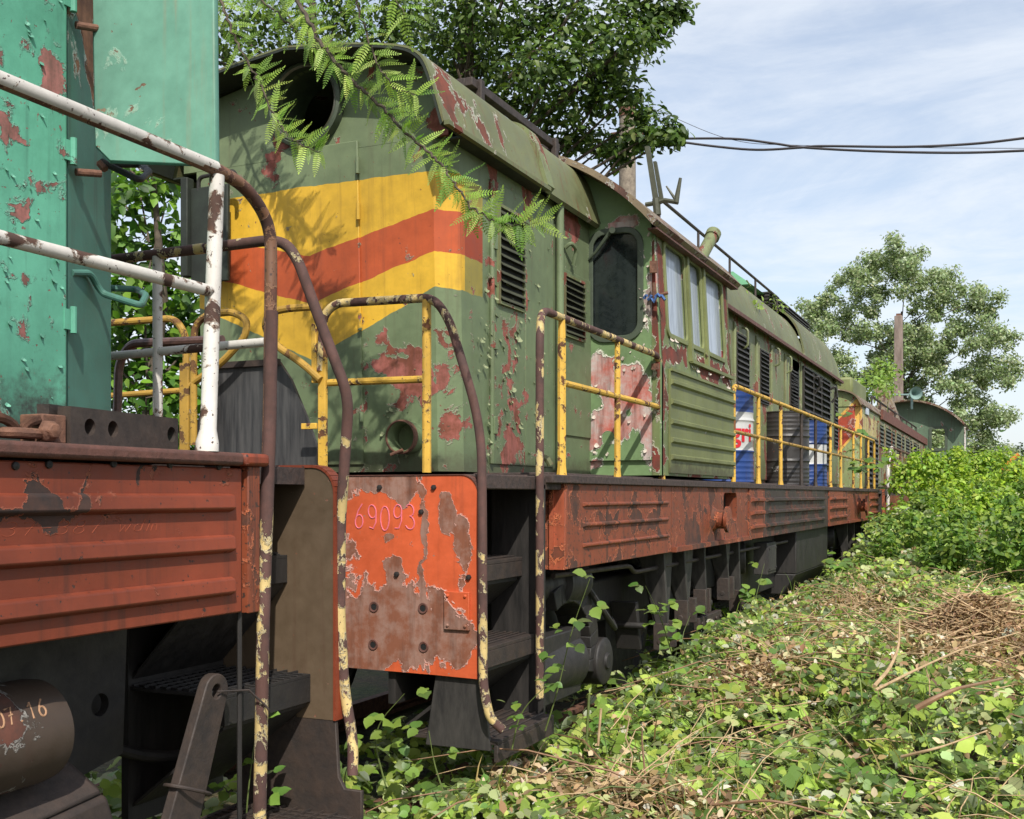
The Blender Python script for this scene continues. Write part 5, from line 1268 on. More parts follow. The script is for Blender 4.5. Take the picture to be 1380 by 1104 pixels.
def scatter(n, x0, x1, y0, y1): return NP.uniform(x0, x1, n), NP.uniform(y0, y1, n)
allp = []
for (n, x0, x1, y0, y1, s0, s1) in ((5400, -2.3, .35, 4.1, 8.5, .034, .095), (1500, .35, 2.2, 4.1, 8.5, .05, .09), (6800, -2.25, .4, 8.5, 13.5, .04, .095), (1500, .4, 2.6, 8.5, 13.5, .06, .1),
                                (5200, -2.2, .6, 13.5, 19.5, .06, .095), (1200, .6, 3.5, 13.5, 19.5, .07, .11), (2600, -2.1, 4, 19.5, 30, .08, .13), (500, -3.4, -2.25, 4.0, 6.0, .05, .09), (500, -3.3, -2.3, 6, 14, .05, .09), (500, -4.2, -2.3, 2.6, 4.6, .06, .1)):
    x, y = scatter(n, x0, x1, y0, y1)
    dr = dry(x, y); keep = NP.random(n) > np.clip((dr - .35) * 1.9, 0, .93)
    x, y = x[keep], y[keep]
    gap = NP.random(len(x)) > np.clip(-.5 - 1.5 * wob(x * 1.9 + 5, y * 1.7 + 2), 0, .8); x, y = x[gap], y[gap]; m = len(x)
    z = canopy(x, y) * (1 - .75 * NP.random(m) ** 2.2) + NP.normal(0, .025, m)
    under_train = x < -2.2
    z = np.where(under_train, np.minimum(z, .02 + .24 * NP.random(m)), z)
    allp.append((x, y, np.maximum(z, GZ + .02), s0 + (s1 - s0) * NP.random(m) ** 1.7))
cx = np.concatenate([a[0] for a in allp]); cy = np.concatenate([a[1] for a in allp]); cz = np.concatenate([a[2] for a in allp]); cs = np.concatenate([a[3] for a in allp])
n = len(cx); az = NP.uniform(0, 2 * np.pi, n); cn = up(n, .58) + np.stack([0.18 + 0 * cx, -.25 + 0 * cx, 0 * cx], 1)
grp = palette(n, [(142, 164, 70), (122, 148, 62), (94, 122, 56), (108, 130, 76), (166, 182, 86), (176, 186, 128)], [4, 5, 3, 1.6, 3, 1.8], .2)
P3, N3, A3, S3, C3 = [], [], [], [], []
for k, (da, sc) in enumerate(((0, 1.0), (1.35, .82), (-1.35, .82))):
    off = np.stack([np.cos(az + da), np.sin(az + da), np.full(n, -.1)], 1) * (cs * .16)[:, None]
    P3.append(np.stack([cx, cy, cz], 1) + off)
    nn = cn + NP.normal(0, .28, (n, 3)); N3.append(nn)
    A3.append(az + da); S3.append(cs * sc * NP.uniform(.75, 1.2, n)); C3.append(grp * NP.normal(1, .08, (n, 1)))
P3, N3, S3, C3 = map(np.concatenate, (P3, N3, S3, C3))
# angle has to be measured in each blade's own frame
def frame_angle(nrm, d):
    nrm = nrm / np.linalg.norm(nrm, axis=1, keepdims=True)
    ref = np.where(np.abs(nrm[:, 2:3]) > .95, np.array([[1., 0, 0]]), np.array([[0, 0, 1.]]))
    u = np.cross(nrm, ref); u /= np.linalg.norm(u, axis=1, keepdims=True) + 1e-9
    w = np.cross(nrm, u)
    return np.arctan2((d * w).sum(1), (d * u).sum(1))
AZ = np.concatenate([az, az + 1.35, az - 1.35]); D3 = np.stack([np.cos(AZ), np.sin(AZ), np.zeros_like(AZ)], 1)
A3 = frame_angle(N3, D3)
white = NP.random(len(S3)) < .034
C3 = np.clip(C3, .004, .8)
pale = palette(len(S3), [(196, 196, 176), (176, 180, 152)], [1, 1], .06); C3[white] = pale[white]
nearm = P3[:, 1] < 10.5
leafmesh('bramble_leaves', SE_V, SE_F, P3[nearm], N3[nearm], A3[nearm], S3[nearm], C3[nearm], LM, kind='stuff', label='green bramble leaves covering the ground beside the locomotives', cat='ground cover')
leafmesh('bramble_leaves', BR_V, BR_F, P3[~nearm], N3[~nearm], A3[~nearm], S3[~nearm], C3[~nearm], LM, kind='stuff', label='bramble cover farther along the train and under the bushes', cat='ground cover')
# dead leaves and straw
ps = []
for p, rx, ry, s in DRY:
    m = int(4200 * s * rx * ry + 700)
    x = NP.normal(p.x, rx * .75, m); y = NP.normal(p.y, ry * .75, m); ps.append((x, y))
x, y = scatter(3600, -2.2, .6, 4.2, 16); ps.append((x, y))
x = np.concatenate([q[0] for q in ps]); y = np.concatenate([q[1] for q in ps]); m = len(x)
ok = (x > -2.3); x, y = x[ok], y[ok]; m = len(x)
z = canopy(x, y) * NP.uniform(.75, 1.08, m) + .02
leafmesh('dead_leaves', OV_V, OV_F, np.stack([x, y, z], 1), up(m, 1.0), NP.uniform(0, 6.28, m), NP.uniform(.025, .065, m), palette(m, [(182, 156, 118), (150, 122, 88), (202, 184, 150), (118, 94, 70), (206, 198, 178)], [4, 4, 2, 2, .8]), LD, kind='stuff', label='brown withered leaves scattered among the brambles', cat='leaf litter')
GB_V = [(0, -.022, 0), (0, .022, 0), (.4, -.018, .10), (.4, .018, .10), (.75, -.012, .09), (.75, .012, .09), (1, 0, -.02)]
GB_F = [(0, 1, 3, 2), (2, 3, 5, 4), (4, 5, 6)]
m = 5200; x, y = scatter(m, -2.25, .8, 4.2, 15); k = wob(x * 2.3 + 1, y * 1.9 + 4) > .12; x, y = x[k], y[k]; m = len(x)
az_ = NP.uniform(0, 6.28, m); e_ = NP.uniform(.2, 1.3, m); dv = np.stack([np.cos(az_) * np.cos(e_), np.sin(az_) * np.cos(e_), np.sin(e_)], 1)
nv = np.stack([-np.cos(az_) * np.sin(e_), -np.sin(az_) * np.sin(e_), np.cos(e_)], 1)
leafmesh('grass_blades', GB_V, GB_F, np.stack([x, y, canopy(x, y) * NP.uniform(.5, .95, m)], 1), nv, frame_angle(nv, dv), NP.uniform(.08, .26, m), palette(m, [(140, 158, 70), (114, 138, 56), (176, 156, 100), (150, 124, 80)], [4, 4, 1.5, 1.2]), LB, kind='stuff', label='thin grass blades and straws growing up through the brambles', cat='grass')
def stems(name, n, mat, xr, yr, rad, lengths, lift, label, only_dry=None, droop=.25):
    mb = MB()
    while n > 0:
        x = R.uniform(*xr); y = R.uniform(*yr)
        if only_dry is not None and float(dry(np.array([x]), np.array([y]))[0]) < only_dry and R.random() < .85: continue
        n -= 1
        h = float(canopy(np.array([x]), np.array([y]))[0]); a = R.uniform(0, 6.28); L = R.uniform(*lengths); e = R.uniform(*lift)
        d = Vector((math.cos(a) * math.cos(e), math.sin(a) * math.cos(e), math.sin(e)))
        p = Vector((x, y, h * R.uniform(.6, 1.0))); pts = []
        for i in range(5):
            t = i / 4; pts.append(p + d * (L * t) + Vector((0, 0, -droop * L * t * t)) + Vector((R.gauss(0, .02), R.gauss(0, .02), R.gauss(0, .012))) * L)
        if pts[-1].x < -2.15 and pts[-1].z > .3: continue
        mb.tube(pts, [rad, rad, rad * .9, rad * .7, rad * .4], 4, caps=False)
    return mb.build(name, mat, None, kind='stuff', label=label, cat='dry stalks')
stems('dry_stalks', 1500, M['stem_tan'], (-2.2, .8), (4.3, 15), .0035, (.2, .8), (-.15, .7), 'thin dry tan stalks among the brambles', .25)
stems('green_strands', 1500, M['stem_green'], (-2.2, .7), (4.3, 13), .0018, (.12, .4), (-.1, .8), 'fine green strands among the brambles', None, .5)
stems('green_canes', 400, M['stem_green'], (-2.2, .8), (4.3, 16), .004, (.25, .8), (0, .8), 'thin green bramble canes', None, .5)
stems('red_canes', 170, M['stem_red'], (-2.2, .8), (4.2, 13), .005, (.5, 1.5), (-.05, .5), 'long reddish bramble canes', .1, .35)

# ------ heap of dry cut branches
hp = flat(1315, 845, .5)
heap = empty('brush_heap', (hp.x, hp.y, GZ), 'heap of dry brown cut branches lying on the brambles at right', 'brush heap')
mb = MB()
for i in range(620):
    a = R.uniform(0, 6.28); r = abs(R.gauss(0, .55)); p = Vector((hp.x + r * math.cos(a) * .8, hp.y + r * math.sin(a) * 1.2, 0)); h = .32 + .40 * math.exp(-(r / .62) ** 2)
    p.z = h * R.uniform(.5, 1.05); b = R.uniform(0, 6.28); L = R.uniform(.2, .8); e = R.uniform(-.3, .5)
    d = Vector((math.cos(b) * math.cos(e), math.sin(b) * math.cos(e), math.sin(e))); rr = R.choice((.002, .0025, .003, .004, .006, .009))
    mb.tube([p - d * L / 2, p + Vector((R.gauss(0, .03), R.gauss(0, .03), R.gauss(0, .03))), p + d * L / 2], [rr, rr, rr * .5], 4, caps=False)
mb.build('twigs', M['stem_tan'], heap)
m = 6500; r = np.abs(NP.normal(0, .56, m)); a = NP.uniform(0, 6.28, m)
px_ = np.stack([hp.x + r * np.cos(a) * .85, hp.y + r * np.sin(a) * 1.3, (.30 + .40 * np.exp(-(r / .62) ** 2)) * NP.uniform(.6, 1.06, m)], 1)
leafmesh('dead_leaves', OV_V, OV_F, px_, up(m, 1.2), NP.uniform(0, 6.28, m), NP.uniform(.02, .05, m), palette(m, [(164, 132, 96), (136, 106, 78), (188, 160, 124), (104, 80, 60)], [4, 4, 2, 2]), LD, parent=heap)
def branch(pts, r, label, mat='stem_tan'):
    pts = [Vector(p) for p in pts]; n = len(pts)
    o = MB().tube(fillet(pts, .2), None or [r * (1 - .5 * i / (len(fillet(pts, .2)) - 1)) for i in range(len(fillet(pts, .2)))], 7).build('fallen_branch', M[mat], None, base=pts[0], label=label, cat='branch', group='dead branches on the brambles')
    return o
fz = lambda px, py, z: flat(px, py, z)
branch([fz(1235, 955, .46), fz(1262, 940, .52), fz(1290, 928, .56), fz(1350, 915, .5)], .016, 'thick short brown branch at the foot of the brush heap', 'stem_red')
branch([fz(1178, 925, .5), fz(1200, 900, .56), fz(1212, 870, .66), fz(1212, 835, .8)], .011, 'pale forked dead branch standing up left of the brush heap')
branch([fz(1180, 930, .5), fz(1240, 900, .56), fz(1300, 873, .6), fz(1375, 852, .64)], .008, 'long thin pale branch running from the forked branch across the brush heap')
branch([fz(960, 1085, .25), fz(1040, 1078, .33), fz(1090, 1090, .3), fz(1130, 1102, .22)], .006, 'thin orange brown cane lying near the bottom edge', 'stem_red')
branch([fz(1215, 1020, .38), fz(1265, 1008, .45), fz(1330, 985, .45)], .007, 'grey cane half buried in leaves below the brush heap')

# ------ single shoots and weeds along the steps and axle guides
def shoot(pts, nl, size, label, mat='stem_green', cols=((116, 142, 60), (92, 122, 56)), r=.004, spread=.12):
    pts = fillet([Vector(p) for p in pts], .15); base = pts[0]
    o = empty('bramble_shoot', base, label, 'weed', 'single weeds by the locomotives')
    MB().tube(pts, [r * (1 - .6 * i / (len(pts) - 1)) for i in range(len(pts))], 5).build('stem', M[mat], o)
    pos, nr, dr = [], [], []
    for i in range(nl):
        t = (.25 + .75 * i / max(1, nl - 1)) * (len(pts) - 1); k = min(int(t), len(pts) - 2); p = pts[k].lerp(pts[k + 1], t - k)
        a = R.uniform(0, 6.28)
        for da in (0, 1.3, -1.3):
            d = Vector((math.cos(a + da), math.sin(a + da), R.uniform(-.3, .1))); q = p + Vector((math.cos(a), math.sin(a), .1)) * spread * R.uniform(.4, 1)
            pos.append(q); nr.append((R.gauss(.1, .35), R.gauss(-.35, .35), 1)); dr.append(d)
    nr = np.array(nr); dr = np.array([tuple(d) for d in dr]); m = len(pos)
    leafmesh('leaves', SE_V, SE_F, np.array([tuple(p) for p in pos]), nr, frame_angle(nr, dr), NP.uniform(.5, 1.0, m) * size, palette(m, cols, [1] * len(cols), .16), LM, parent=o)
f55 = lambda px, py, Y=5.0: face(px, py, Y)
shoot([f55(735, 985), f55(752, 930), f55(770, 850), f55(795, 780)], 9, .075, 'leafy shoot climbing past the front steps of the middle locomotive')
shoot([f55(690, 1010, 4.6), f55(700, 960, 4.6), f55(735, 925, 4.6)], 4, .06, 'small weed on the lowest step of the middle locomotive')
shoot([f55(520, 1060, 4.3), f55(500, 985, 4.3), f55(545, 935, 4.3)], 6, .085, 'bramble shoot in the dark gap between the two nearest locomotives')
shoot([f55(600, 1075, 4.3), f55(585, 1030, 4.3), f55(578, 985, 4.3)], 4, .07, 'bright small shoot under the step shield')
shoot([f55(330, 1120, 3.2), f55(335, 1060, 3.2), f55(348, 960, 3.2)], 5, .06, 'pale leafed weed growing through the lowest near step')
shoot([f55(470, 1090, 3.6), f55(462, 1045, 3.6), f55(480, 1010, 3.6)], 4, .07, 'weed at the foot of the flaking near handrail')
shoot([side(905, 880, -2.1), side(890, 830, -2.1), side(870, 790, -2.1)], 7, .09, 'weed hanging in front of the brake hanger')
shoot([side(925, 890, -2.05), side(918, 860, -2.05), side(930, 830, -2.05)], 6, .09, 'leafy weed under the first axle guide')
shoot([side(1010, 840, -2.1), side(1020, 800, -2.1), side(1030, 760, -2.1)], 7, .1, 'vine hanging before the dark gap left of the fuel tank')
shoot([side(1115, 800, -2.1), side(1120, 760, -2.1), side(1155, 735, -2.1)], 12, .13, 'bramble climbing the right end of the fuel tank', spread=.25)
shoot([side(1172, 690, -2.0), side(1168, 630, -2.0), side(1160, 560, -2.0)], 16, .15, 'creeper climbing between the middle and far locomotives', spread=.3)
for px, y0, y1, lab in ((790, 1010, 935, 'green upright stalk just right of the front steps'), (806, 1005, 955, 'dry upright stalk beside the green one near the front steps')):
    a, b_ = face(px, y0, 5.4), face(px + 4, y1, 5.4)
    MB().tube([a, a.lerp(b_, .5), b_], .007, 6).build('cut_stalk', M['stem_green' if 'green u' in lab else 'stem_tan'], None, base=a, label=lab, cat='stalk')

# ------ shrubs beside the far end
def clumps(centers, radii, per, size, cols, wts, mat, parent, tv=OV_V, tf=OV_F, flat_=.8, name='foliage', nz=.6, shell=.55):
    pos, nr = [], []
    for c, r, m in zip(centers, radii, per):
        d = NP.normal(0, 1, (m, 3)); d /= np.linalg.norm(d, axis=1, keepdims=True)
        rad = r * (shell + (1.05 - shell) * NP.random(m) ** .7) * (1 + .18 * np.sin(d[:, 0] * 7 + d[:, 2] * 9 + c[0] * 3))
        p = d * rad[:, None]; p[:, 2] *= flat_
        pos.append(p + np.array(c)[None]); nr.append(d * .55 + np.array([[.15, -.2, nz]]) + NP.normal(0, .45, (m, 3)))
    pos = np.concatenate(pos); nr = np.concatenate(nr); m = len(pos)
    return leafmesh(name, tv, tf, pos, nr, NP.uniform(0, 6.28, m), NP.uniform(.7, 1.25, m) * size, palette(m, cols, wts, .16), mat, parent=parent)
def shrub(x, y, h, r, n, size, label, cols=((162, 184, 58), (138, 166, 54), (112, 144, 50), (178, 196, 92)), wts=(3, 4, 3, 1.4)):
    o = empty('shrub', (x, y, GZ), label, 'shrub', 'shrubs and bramble mounds along the train')
    cs_, rs_ = [], []
    for i in range(16):
        a = R.uniform(0, 6.28); q = math.sqrt(R.random()) * r * .8; zz = h * (.30 + .62 * R.random()) * (1 - .35 * (q / r) ** 2)
        cs_.append((x + q * math.cos(a), y + q * math.sin(a), zz)); rs_.append(r * R.uniform(.28, .46))
    cs_.append((x, y, h * .82)); rs_.append(r * .4)
    mb = MB()
    for c in cs_[:9]: mb.tube([(x + R.uniform(-.15, .15), y + R.uniform(-.15, .15), GZ), ((x + c[0]) / 2, (y + c[1]) / 2, c[2] * .6), c], [.02, .014, .006], 5, caps=False)
    # upright sprigs break the outline
    for i in range(10):
        a = R.uniform(0, 6.28); q = r * R.uniform(.1, .8); b0 = Vector((x + q * math.cos(a), y + q * math.sin(a), h * (.8 - .3 * (q / r) ** 2))); t0 = b0 + Vector((R.gauss(0, .12), R.gauss(0, .12), R.uniform(.2, .5)))
        mb.tube([b0, t0], [.008, .003], 4, caps=False)
        for t in (.4, .65, .9, 1.05): cs_.append(tuple(b0.lerp(t0, t))); rs_.append(.11)
    mb.build('stems', M['stem_green'], o)
    per = [max(30, int(n * rr * rr / sum(q * q for q in rs_))) for rr in rs_]
    clumps(cs_, rs_, per, size, cols, wts, LB, o)
BRC = ((126, 152, 60), (104, 136, 54), (84, 114, 50), (150, 170, 80))
for a in ((-1.35, 20.6, 2.35, .85, 3600, .085, 'bright yellow green shrub against the end of the middle locomotive'),
          (-.55, 21.6, 2.45, 1.0, 3600, .085, 'bright shrub second from the locomotive, before the far cab'),
          (.25, 22.8, 2.2, 1.1, 3200, .09, 'tall light green shrub in front of the poplar foot'), (1.5, 23.5, 2.0, 1.2, 2200, .09, 'light green shrub at the right picture edge'),
          (-1.55, 18.4, .92, .42, 1300, .08, 'low dark green bramble mound touching the frame end', BRC), (-.8, 18.6, 1.5, .85, 2400, .08, 'round bramble mound in front of the bright shrubs', BRC),
          (.2, 18.9, 1.55, .9, 2200, .08, 'bramble mound below the right hand bright shrub', BRC), (1.3, 19.3, 1.7, 1.1, 1500, .09, 'bramble mound cut by the right picture edge', BRC),
          (.0, 13.4, .95, .6, 1500, .085, 'low bramble mound beyond the brush heap at the right edge', BRC), (-.75, 14.0, .75, .55, 1400, .085, 'low bramble mound beyond the brush heap, left of the edge one', BRC), (-1.5, 15.0, .60, .42, 1100, .085, 'bramble mound beside the fuel tank end', BRC), (-.75, 15.6, 1.15, .7, 2000, .085, 'bramble mound between the fuel tank and the picture edge', BRC), (.1, 15.9, 1.2, .75, 1800, .085, 'bramble mound nearest on the right picture edge', BRC), (-1.4, 16.7, .78, .5, 1400, .085, 'leafy mound against the rear axle guides', BRC), (-.35, 17.2, 1.45, .8, 2300, .085, 'yellowish mound in the middle of the bramble bank'), (.5, 17.4, 1.5, .8, 1500, .085, 'yellowish mound at the right of the bramble bank'),
          (-1.2, 25.5, 2.3, 1.1, 2000, .1, 'shrub beside the deck of the far locomotive'), (.1, 27.0, 2.15, 1.3, 2200, .1, 'shrub behind the light green one near the horizon'), (-1.4, 30.5, 2.5, 1.2, 1500, .11, 'shrub under the far cab window'),
          (2.4, 30, 2.1, 2.0, 2000, .12, 'broad shrub behind the others at the right edge', BRC)): shrub(*a)

# ------ trees
def tree(name, base, top, cs_, rs_, per, size, cols, wts, mat, label, trunk=.2, tv=SI_V, tf=SI_F, flat_=.75, limb=True, nz=.6, shell=.12):
    o = empty(name, base, label, 'tree', 'trees behind the locomotives')
    mb = MB(); b = Vector(base); t = Vector(top)
    ax = [b, b.lerp(t, .35) + Vector((R.gauss(0, .1), R.gauss(0, .1), 0)), b.lerp(t, .7) + Vector((R.gauss(0, .15), R.gauss(0, .15), 0)), t]
    mb.tube(ax, [trunk, trunk * .8, trunk * .5, trunk * .15], 10); mb.build('trunk', M['bark'], o)
    lb = MB()
    for c in cs_[::max(1, len(cs_) // 34)]:
        c = Vector(c); k = max(.15, min(.95, (c.z - b.z) / max(.1, t.z - b.z) - .15)); s_ = b.lerp(t, k)
        mid = s_.lerp(c, .55) + Vector((R.gauss(0, .15), R.gauss(0, .15), R.uniform(-.1, .25)))
        lb.tube([s_, mid, c], [trunk * .2 * (1 - k * .6), trunk * .1, trunk * .04], 6, caps=False)
    lb.build('limbs', M['bark'], o)
    clumps(cs_, rs_, per, size, cols, wts, mat, o, tv, tf, flat_, 'crown', nz, shell)
    return o
cs_, rs_ = [], []
for (px, py, dy, r) in ((600, 45, 0, .8), (655, 85, .6, .8), (640, 10, -.5, .8), (700, 40, .5, .8), (705, 110, .2, .75), (750, 90, -.4, .75), (750, 20, .6, .8), (800, 40, 0, .75), (800, 100, .5, .6), (845, 60, -.3, .55), (860, 10, .2, .55), (895, 18, .3, .38), (915, 15, .3, .24), (880, 40, .2, .35),
                        (690, 150, .3, .5), (745, 160, .1, .55), (795, 140, .5, .5), (830, 100, .4, .35), (845, 130, .2, .35), (868, 155, .1, .3), (885, 178, 0, .36), (908, 182, 0, .22), (855, 190, .1, .36), (818, 195, .3, .36), (785, 185, .5, .34), (830, 212, .2, .22), (760, 195, .6, .3), (610, 100, .8, .6), (560, 80, .9, .6),
                        (620, -70, 0, 1.0), (720, -80, .4, 1.0), (820, -70, .1, .8), (680, -180, .4, 1.1), (780, -180, 0, 1.0), (700, -300, .3, 1.1), (540, 20, 1.2, .6)):
    c = face(px, py, 14.4 + dy * 1.6); cs_.append(tuple(c)); rs_.append(r)
tree('broadleaf_tree', (-7.6, 15.2, GZ), (-7.3, 15.0, 11.5), cs_, rs_, [int(110 + 850 * r * r) for r in rs_], .115, ((76, 100, 40), (58, 80, 34), (98, 122, 50), (116, 134, 72)), (4, 4, 2.6, 1), LT, 'dark dense tree overhanging the roof of the middle locomotive', .26, OV_V, OV_F, .7)
cs_, rs_ = [], []
for (px, py, dy, r) in ((310, 40, 0, .6), (345, 90, .5, .55), (370, 20, -.3, .6), (420, 60, .6, .6), (460, 15, 0, .6), (500, 70, .4, .55), (300, 120, .3, .5), (540, 30, .3, .5), (260, 60, .2, .6), (220, 130, .2, .7), (330, -60, 0, .8), (430, -70, .4, .8), (520, -60, 0, .8), (180, 40, .2, .8), (380, -160, .2, 1.0), (250, -80, .2, 1.), (150, 180, .4, .7), (480, -160, .2, 1.)):
    c = face(px, py, 12.0 + dy * 1.6); cs_.append(tuple(c)); rs_.append(r)
tree('slender_tree', (-8.6, 12.4, GZ), (-8.4, 12.2, 9.0), cs_, rs_, [int(120 + 820 * r * r) for r in rs_], .10, ((78, 104, 42), (60, 84, 36), (100, 124, 52), (112, 132, 70)), (4, 3, 3, 1), LT, 'lighter open tree behind the chevron nose with sky between its leaves', .16, OV_V, OV_F, .75)
cs_, rs_ = [], []
for (px, py, dy, r) in ((155, 250, .3, .42), (190, 260, 0, .36), (230, 245, .4, .36), (160, 320, 0, .42), (235, 330, .5, .36), (200, 380, .2, .45), (160, 400, -.2, .45), (240, 400, .3, .45), (180, 450, .1, .5), (230, 470, .4, .5), (280, 440, .5, .5), (160, 510, .2, .5), (220, 530, .1, .5), (280, 520, .4, .5), (170, 580, .2, .55), (240, 590, .2, .55), (100, 300, .2, .6), (90, 450, .3, .7), (310, 570, .5, .5), (110, 580, .3, .7), (60, 200, .4, .8), (130, 640, 0, .7), (260, 650, .2, .7), (150, 200, .6, .4)):
    c = face(px, py, 8.6 + dy * 1.4); cs_.append(tuple(c)); rs_.append(r)
tree('leafy_tree', (-7.9, 8.6, GZ), (-7.8, 8.6, 5.0), cs_, rs_, [int(60 + 520 * r * r) for r in rs_], .15, ((98, 136, 44), (74, 112, 40), (120, 158, 52), (56, 86, 36)), (4, 4, 2, 2), LB, 'large leaved green tree seen through the railings at left', .10, OV_V, OV_F, .85)
cs_, rs_ = [], []
poly = [(1205, 325), (1250, 355), (1300, 390), (1345, 405), (1360, 450), (1366, 520), (1350, 585), (1368, 615), (1340, 650), (1180, 640), (1100, 570), (1085, 480), (1082, 420), (1125, 380), (1170, 355)]
def inside(x, y):
    c = False
    for i in range(len(poly)):
        (x0, y0), (x1, y1) = poly[i], poly[i - 1]
        if (y0 > y) != (y1 > y) and x < (x1 - x0) * (y - y0) / (y1 - y0) + x0: c = not c
    return c
while len(cs_) < 430:
    px, py = R.uniform(1072, 1375), R.uniform(320, 645)
    if inside(px, py): cs_.append(tuple(face(px, py, 72 + R.uniform(-3, 3)))); rs_.append(R.uniform(.35, .75))
for px, py in [(1203, 322), (1240, 342), (1082, 412), (1345, 402), (1366, 455), (1360, 560), (1362, 612), (1370, 500), (1130, 378), (1168, 352), (1280, 372), (1095, 500), (1318, 390)]: cs_.append(tuple(face(px, py, 72))); rs_.append(R.uniform(.5, .8))
tp = face(1215, 420, 72)
tree('poplar_tree', (face(1225, 600, 72).x, 72, GZ), tuple(tp), cs_, rs_, [int(70 + 420 * r * r) for r in rs_], .21, ((128, 146, 96), (106, 124, 78), (150, 164, 120), (182, 190, 156)), (4, 4, 3, 1.0), LP, 'big pale silvery green poplar standing behind the far cab', .3, SI_V, SI_F, .9, nz=.25)
cs_ = [tuple(face(px, py, 80)) for px, py in ((1300, 640), (1330, 630), (1360, 625), (1390, 620), (1425, 625), (1460, 620))]
tree('background_tree', (face(1375, 660, 80).x, 80, GZ), tuple(face(1375, 620, 80)), cs_, [1.6] * 6, [500] * 6, .3, ((70, 88, 48), (56, 74, 40)), (1, 1), LT, 'distant dark green tree low on the horizon at right edge', .25)
rng = [(-60 + i * 11 + R.uniform(-3, 3), 130 + R.uniform(-12, 12)) for i in range(14)]
cs_, rs_ = [], []
wood = leafmesh('far_wood', SI_V, SI_F, np.concatenate([np.stack([NP.normal(x, 3.6, 700), NP.normal(y, 2.5, 700), np.abs(NP.normal(0, 2.6, 700)) + .3], 1) for x, y in rng]), up(700 * 14, .8), NP.uniform(0, 6.28, 9800), NP.uniform(.5, .9, 9800), palette(9800, ((70, 92, 50), (86, 106, 60), (58, 78, 44)), (1, 1, 1)), LT, kind='stuff', label='low wood along the horizon', cat='wood')

# small plants rooted on the hood roof
for k, (px, py, Y) in enumerate(((1006, 400, 12.9), (1040, 405, 15.2), (1195, 500, 30), (1180, 520, 29))):
    c = face(px, py, Y); o = empty('roof_weed', (c.x, c.y, 4.0 if Y < 20 else 3.5), ('small weed sprouting behind the roof railing of the middle locomotive', 'small weed near the green roof hatch', 'pale sapling growing behind the far hood roof', 'low sapling next to the far radiator box')[k], 'weed', 'weeds on the roofs')
    z0 = 4.05 if Y < 20 else 3.55
    st = [(c.x, c.y, z0 - .05), (c.x + .05, c.y, (z0 + c.z) / 2), (c.x, c.y, c.z + .1)]
    MB().tube(st, [.01, .008, .004], 5).build('stem', M['stem_green'], o)
    clumps([tuple(c), (c.x + .12, c.y, c.z - .1), (c.x - .12, c.y + .1, c.z + .06)], [.1 if Y < 20 else .4] * 3, [14 if Y < 20 else 70] * 3, .06 if Y < 20 else .13, ((128, 156, 66), (150, 172, 96)), (1, 1), LB, o)

# ------ locust branches hanging into the view
def pinnate(pairs=11):
    v, f = [], []
    def leaflet(x, z, sgn, L, w, lean):
        b = len(v); c, s = math.cos(lean), math.sin(lean)
        for (u, q, h) in ((0, 0, 0), (.28, w, .01), (.75, w * .85, 0), (1, 0, -.01), (.75, -w * .85, 0), (.28, -w, .01)):
            xx, yy = u * L, q * L
            v.append((x + xx * s - yy * c * 1, sgn * (xx * c + yy * s), z + h * L - .08 * u * L))
        f.append((b, b + 1, b + 2, b + 3, b + 4, b + 5) if sgn > 0 else (b + 5, b + 4, b + 3, b + 2, b + 1, b))
    for i in range(pairs):
        t = (i + .8) / pairs; L = .18 * math.sin(math.pi * (.16 + .76 * t)) ** .6
        for sgn in (1, -1): leaflet(t * .93, -.22 * t * t, sgn, L, .165, .22 + .28 * t)
    leaflet(.95, -.22, 1, .14, .22, 1.5)
    for i in range(6):        # rachis
        t0, t1 = i / 6 * .95, (i + 1) / 6 * .95; b = len(v)
        v += [(t0, -.007, -.22 * t0 * t0), (t0, .007, -.22 * t0 * t0), (t1, .006, -.22 * t1 * t1), (t1, -.006, -.22 * t1 * t1)]; f.append((b, b + 1, b + 2, b + 3))
    return v, f
PI_V, PI_F = pinnate()
def locust(pxs, Y, label, size, every, thick=.010, dens=1.0):
    pts = [face(px, py, Y + dy) for px, py, dy in pxs]
    dense = []
    for i in range(len(pts) - 1):
        for k in range(8): dense.append(pts[i].lerp(pts[i + 1], k / 8) + Vector((R.gauss(0, .004), R.gauss(0, .004), R.gauss(0, .004))))
    dense.append(pts[-1]); n = len(dense)
    o = empty('locust_branch', pts[0], label, 'branch', 'locust branches hanging in front of the nose')
    MB().tube(dense, [thick * (1 - .8 * i / (n - 1)) for i in range(n)], 7).build('twig', M['bark'], o)
    pos, nr, dr, sz = [], [], [], []; acc = 0; tot = 0
    for i in range(1, n):
        acc += (dense[i] - dense[i - 1]).length; tot += (dense[i] - dense[i - 1]).length
        while acc > every:
            acc -= every; t = (dense[i] - dense[i - 1]).normalized(); sd = Vector((t.z, 0, -t.x))
            for s in (1, -1):
                if R.random() > dens: continue
                d = (sd * s * R.uniform(.5, 1.1) + t * R.uniform(.1, .8) + Vector((R.gauss(.1, .25), R.uniform(-.4, .4), R.uniform(-.25, .55)))).normalized()
                pos.append(tuple(dense[i])); dr.append(tuple(d)); nn = Vector((R.gauss(.2, .4), R.gauss(-.9, .35), R.uniform(.3, 1.0))); nn = (nn - d * nn.dot(d)).normalized(); nr.append(tuple(nn)); sz.append(size * R.uniform(.5, 1.2))
    nr, dr = np.array(nr), np.array(dr); m = len(pos)
    leafmesh('leaves', PI_V, PI_F, np.array(pos), nr, frame_angle(nr, dr), np.array(sz), palette(m, ((152, 180, 80), (130, 162, 70), (108, 140, 60), (176, 198, 108)), (4, 4, 2.4, 1.6), .16), LA, parent=o)
